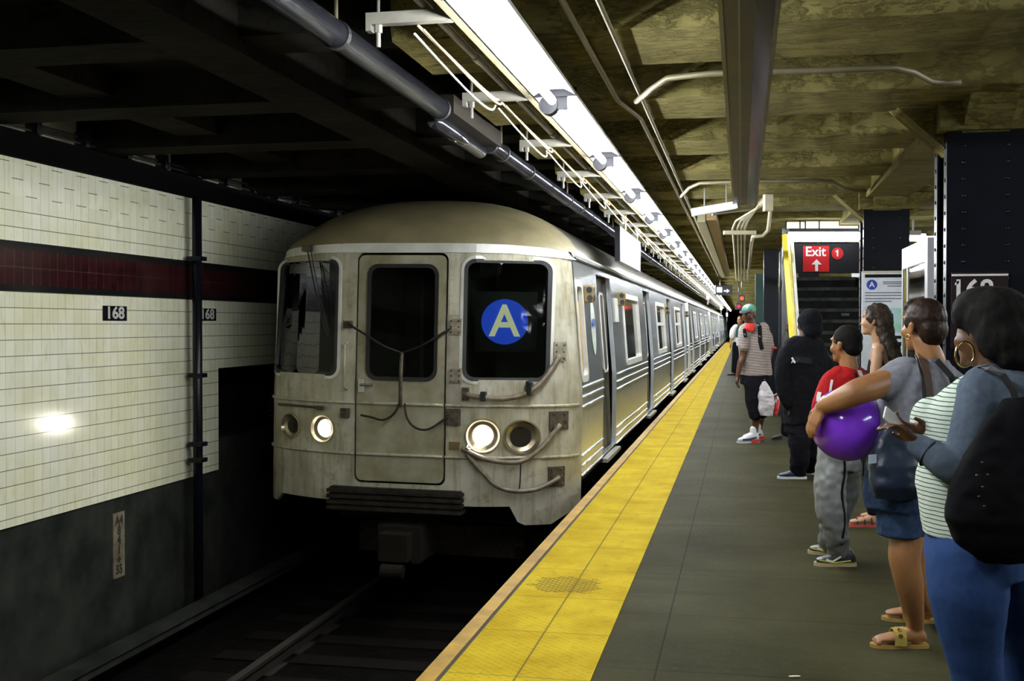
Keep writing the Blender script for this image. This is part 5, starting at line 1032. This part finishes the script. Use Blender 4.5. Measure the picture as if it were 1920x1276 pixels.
# --- man in the cap -----------------------------------------------------------------------
Z = 14.2
n6 = ground(1422, 829); m6 = ground(1430, 823)
p6 = empty('person', W0(q(1415, 825), 0), 'man in a cap, grey checked shirt, black shorts and white sneakers carrying a bag', 'person')
Bf = D(-.55, -.75); Br = Bf.cross(UP)
mb = MB(); P, A = head(mb, q(1404, 589), D(-.62, -.75, -.12), 1.02); mb.limb([q(1407, 600), q(1412, 620)], [.055, .06])
ra = q(1383, 706, -.1); la = q(1441, 690, -.05)
mb.limb([q(1396, 625, -.1), q(1393, 665, -.1), q(1388, 680, -.12), ra], [.05, .045, .038, .027]); hand(mb, ra, D(-.15, -.1, -1), D(1, .1, 0), D(-.5, -.9, .1), 1.0, (.4, .5, .4))
mb.limb([q(1438, 625, .1), q(1443, 655, .05), q(1441, 670, 0), la], [.05, .045, .04, .028]); hand(mb, la, D(-.5, -.1, -1), D(-1, .1, 0), D(-.2, -.9, .1), 1.0, (.8, .9, .6))
mb.loft([(q(1416, 700), Br, Bf, .15, .12), (q(1414, 650), Br, Bf, .16, .12), (q(1413, 620), Br, Bf, .12, .08)], 18)
for f_, kx, dz in ((n6, 1420, -.05), (m6, 1428, .1)): f_ = Vector(f_); mb.limb([W0(f_+D(-1, -.2)*.06, .07), W0(f_+D(-1, -.2)*.035, .28), q(kx, 772, dz), q(1418, 730, dz)], [.036, .055, .055, .09])
mb.obj('body', sk_dark, p6, vox=.010); eyes(P, A, p6)
m_plaid = stripes('grey_checked_cotton', (.30, .25, .235), (.17, .135, .125), .034, .3, tilt=.1)
mb = MB(); mb.loft([(q(1417, 703), Br, Bf, .21, .17), (q(1415, 670), Br, Bf, .20, .165), (q(1415, 640), Br, Bf, .21, .16), (q(1414, 622), Br, Bf, .20, .12), (q(1412, 607), Br, Bf, .09, .075)], 24); mb.limb([q(1400, 615, -.05), q(1395, 630, -.1), q(1394, 650, -.12)], [.075, .070, .066]); mb.limb([q(1430, 615, .05), q(1438, 632, .1), q(1442, 650, .07)], [.075, .070, .068]); o = mb.obj('checked_shirt', m_plaid, p6, vox=.010, disp=.012, dsc=9)
cr = q(1443, 653, .05); MB().tube([cr+CR*(.078*math.cos(a))+AW*(.078*math.sin(a))+UP*(.01*math.cos(a)) for a in [2*math.pi*k/20 for k in range(20)]], .014, 8, closed=True).obj('red_cuff', M('red_trim', (.6, .02, .02), .7), o)
mb = MB(); mb.loft([(q(1407, 606, -.1), CR, AW, .06, .05), (q(1404, 615, -.14), CR, AW, .07, .05), (q(1408, 622, -.16), CR, AW, .03, .03)], 14); mb.obj('red_scarf', M('red_scarf_cloth', (.6, .015, .015), .7), p6, vox=.01)
decal(o, [q(1421, 606), q(1424, 612), q(1425, 624), q(1425, 640), q(1429, 655)], .05, .004, 'backpack_strap', m_blackc, p6); decal(o, [q(1403, 607), q(1399, 612), q(1396, 620), q(1398, 632)], .045, .004, 'backpack_strap', m_blackc, p6)
mb = MB(); mb.loft([(q(1417, 695), Br, Bf, .2, .16), (q(1416, 720), Br, Bf, .19, .16)], 20); mb.limb([q(1412, 715, -.05), q(1414, 750, -.06), q(1417, 775, -.06)], [.12, .11, .09]); mb.limb([q(1424, 715, .08), q(1426, 750, .1), q(1428, 772, .1)], [.12, .11, .09]); mb.obj('black_shorts', m_blackc, p6, vox=.011, disp=.01, dsc=9)
for f_ in (n6, m6):
    s_ = shoe('sneaker', f_, D(-1, -.25), M('white_sneaker', (.75, .76, .8), .4), p6, m_wsole, .29, .12, .05, .010); f_ = Vector(f_); dd = D(-1, -.25); sd_ = D(.25, -1)
    strap([f_+dd*.24+sd_*.05+UP*.045, f_+dd*.15+sd_*.055+UP*.05, f_+dd*.05+sd_*.048+UP*.07], .02, .006, 'navy_stripe', m_nav2, s_, sd_); strap([f_+dd*.12+sd_*.054+UP*.022, f_+sd_*.05+UP*.03], .035, .008, 'red_heel', M('red_heel_rubber', (.6, .02, .02), .5), s_, sd_)
    sc_ = f_+dd*.07+UP*.13; MB().cap(sc_, .045, sc_+UP*.04, .043).obj('sock', m_wht, s_)
mb = MB(); mb.ell(P(0, -.012, .06), (.086, .103, .072), A); mb.obj('cap_crown', M('white_green_cap', (.45, .52, .5), .7, col2=(.06, .28, .2), scale=6, lo=.45, hi=.55), p6, vox=.009)
mb = MB(); v0 = P(0, .09, .045); mb.loft([(P(0, .05, .055), A[0], A[2], .08, .012), (P(0, .12, .045), A[0], A[2], .07, .010), (P(0, .165, .032), A[0], A[2], .035, .008)], 18); mb.obj('cap_brim', M('dark_brim', (.05, .05, .05), .7), p6)
# bags by the man
hb_ = q(1431, 712, -.15); bg = empty('plastic_bag', q(1437, 778, -.15), 'full white plastic carrier bag in the hand of the man in the cap', 'bag')
m_plas = M('white_translucent_plastic', (.66, .62, .66), .35, col2=(.55, .5, .55), scale=9, bump=.4, bscale=18, bdist=.02)
mb = MB(); mb.loft([(hb_, CR, AW, .02, .02), (q(1433, 722, -.15), CR, AW, .055, .04), (q(1436, 742, -.15), CR, AW, .10, .075), (q(1437, 765, -.15), CR, AW, .10, .085), (q(1437, 779, -.15), CR, AW, .08, .07)], 22); mb.obj('bag_body', m_plas, bg, vox=.009, disp=.014, dsc=12)
strap([la+D(0, -.6, 0)*.06-UP*.05, q(1429, 703, -.15), hb_], .035, .02, 'bag_handle', m_plas, bg)
bg = empty('plastic_bag', q(1453, 780, .2), 'red and white plastic bag just right of the full white carrier bag', 'bag')
mb = MB(); mb.loft([(q(1459, 738, .05), CR, AW, .02, .02), (q(1455, 750, .05), CR, AW, .05, .04), (q(1453, 768, .05), CR, AW, .05, .05), (q(1452, 779, .05), CR, AW, .04, .04)], 18); mb.obj('bag_body', M('red_white_plastic', (.62, .03, .04), .4, col2=(.7, .6, .6), scale=11, lo=.42, hi=.48), bg, vox=.01, disp=.01, dsc=14)
strap([q(1462, 733, .02), q(1458, 740, .05)], .03, .01, 'bag_handle', m_plas, bg)
# --- far person in white -------------------------------------------------------------------
Z = 33.
p7 = empty('person', W0(q(1382, 700), 0), 'distant person in a white top and black trousers, half behind the man in the cap', 'person')
Bf = D(-.6, -.7); Br = Bf.cross(UP)
mb = MB(); P, A = head(mb, q(1388, 600), D(-.7, -.7), 1.1); mb.limb([q(1388, 605), q(1388, 612)], [.05, .06]); mb.limb([q(1374, 628, -.1), q(1371, 636, -.1), q(1370, 646, -.2)], [.05, .04, .04]); hand(mb, q(1370, 646, -.2), D(-.2, -.1, -1), D(1, .1, 0), D(-.5, -.9, .1), 1.2); mb.limb([q(1398, 616, .1), q(1400, 640, .1)], [.05, .04])
for dx in (0, 6): mb.limb([W0(q(1378+dx, 698), .08), q(1382+dx*.5, 660)], [.05, .08]); foot(mb, W0(q(1380+dx, 698), .01), D(-1, -.3))
mb.obj('body', sk_mid, p7, vox=.016)
mb = MB(); mb.loft([(q(1384, 648), Br, Bf, .2, .15), (q(1384, 620), Br, Bf, .22, .15), (q(1387, 610), Br, Bf, .15, .1)], 20); mb.limb([q(1380, 613), q(1375, 620, -.1), q(1373, 630, -.1)], [.09, .1, .09]); mb.obj('white_top', m_wht, p7, vox=.016)
strap([q(1386, 608, -.2), q(1382, 618, -.22), q(1381, 632, -.22)], .06, .03, 'strap', M('teal_strap', (.03, .10, .09), .7), p7)
mb = MB(); mb.limb([q(1382, 643), W0(q(1377, 698), .1)], [.14, .09]); mb.limb([q(1386, 643), W0(q(1384, 698), .1)], [.14, .09]); mb.obj('black_trousers', m_blackc, p7, vox=.016)
mb = MB(); mb.ell(P(0, -.02, .05), (.09, .1, .09), A); mb.obj('hair', m_hair, p7, vox=.016)
for dx in (0, 6): shoe('shoe', W0(q(1380+dx, 698), 0), D(-1, -.3), m_blk, p7, m_dsole, .28, .09, .048, .016)
# flattened leaf-like scrap on the floor
p = pxz(1490, 1267, 0.003); tag(MB().ell(p, (.028, .010, .003), (D(1, .1), D(-.1, 1), UP), 14, 6).obj('paper_scrap', m_cream, smooth=True), 'tiny pale scrap of paper on the platform floor near the bottom edge', 'litter')
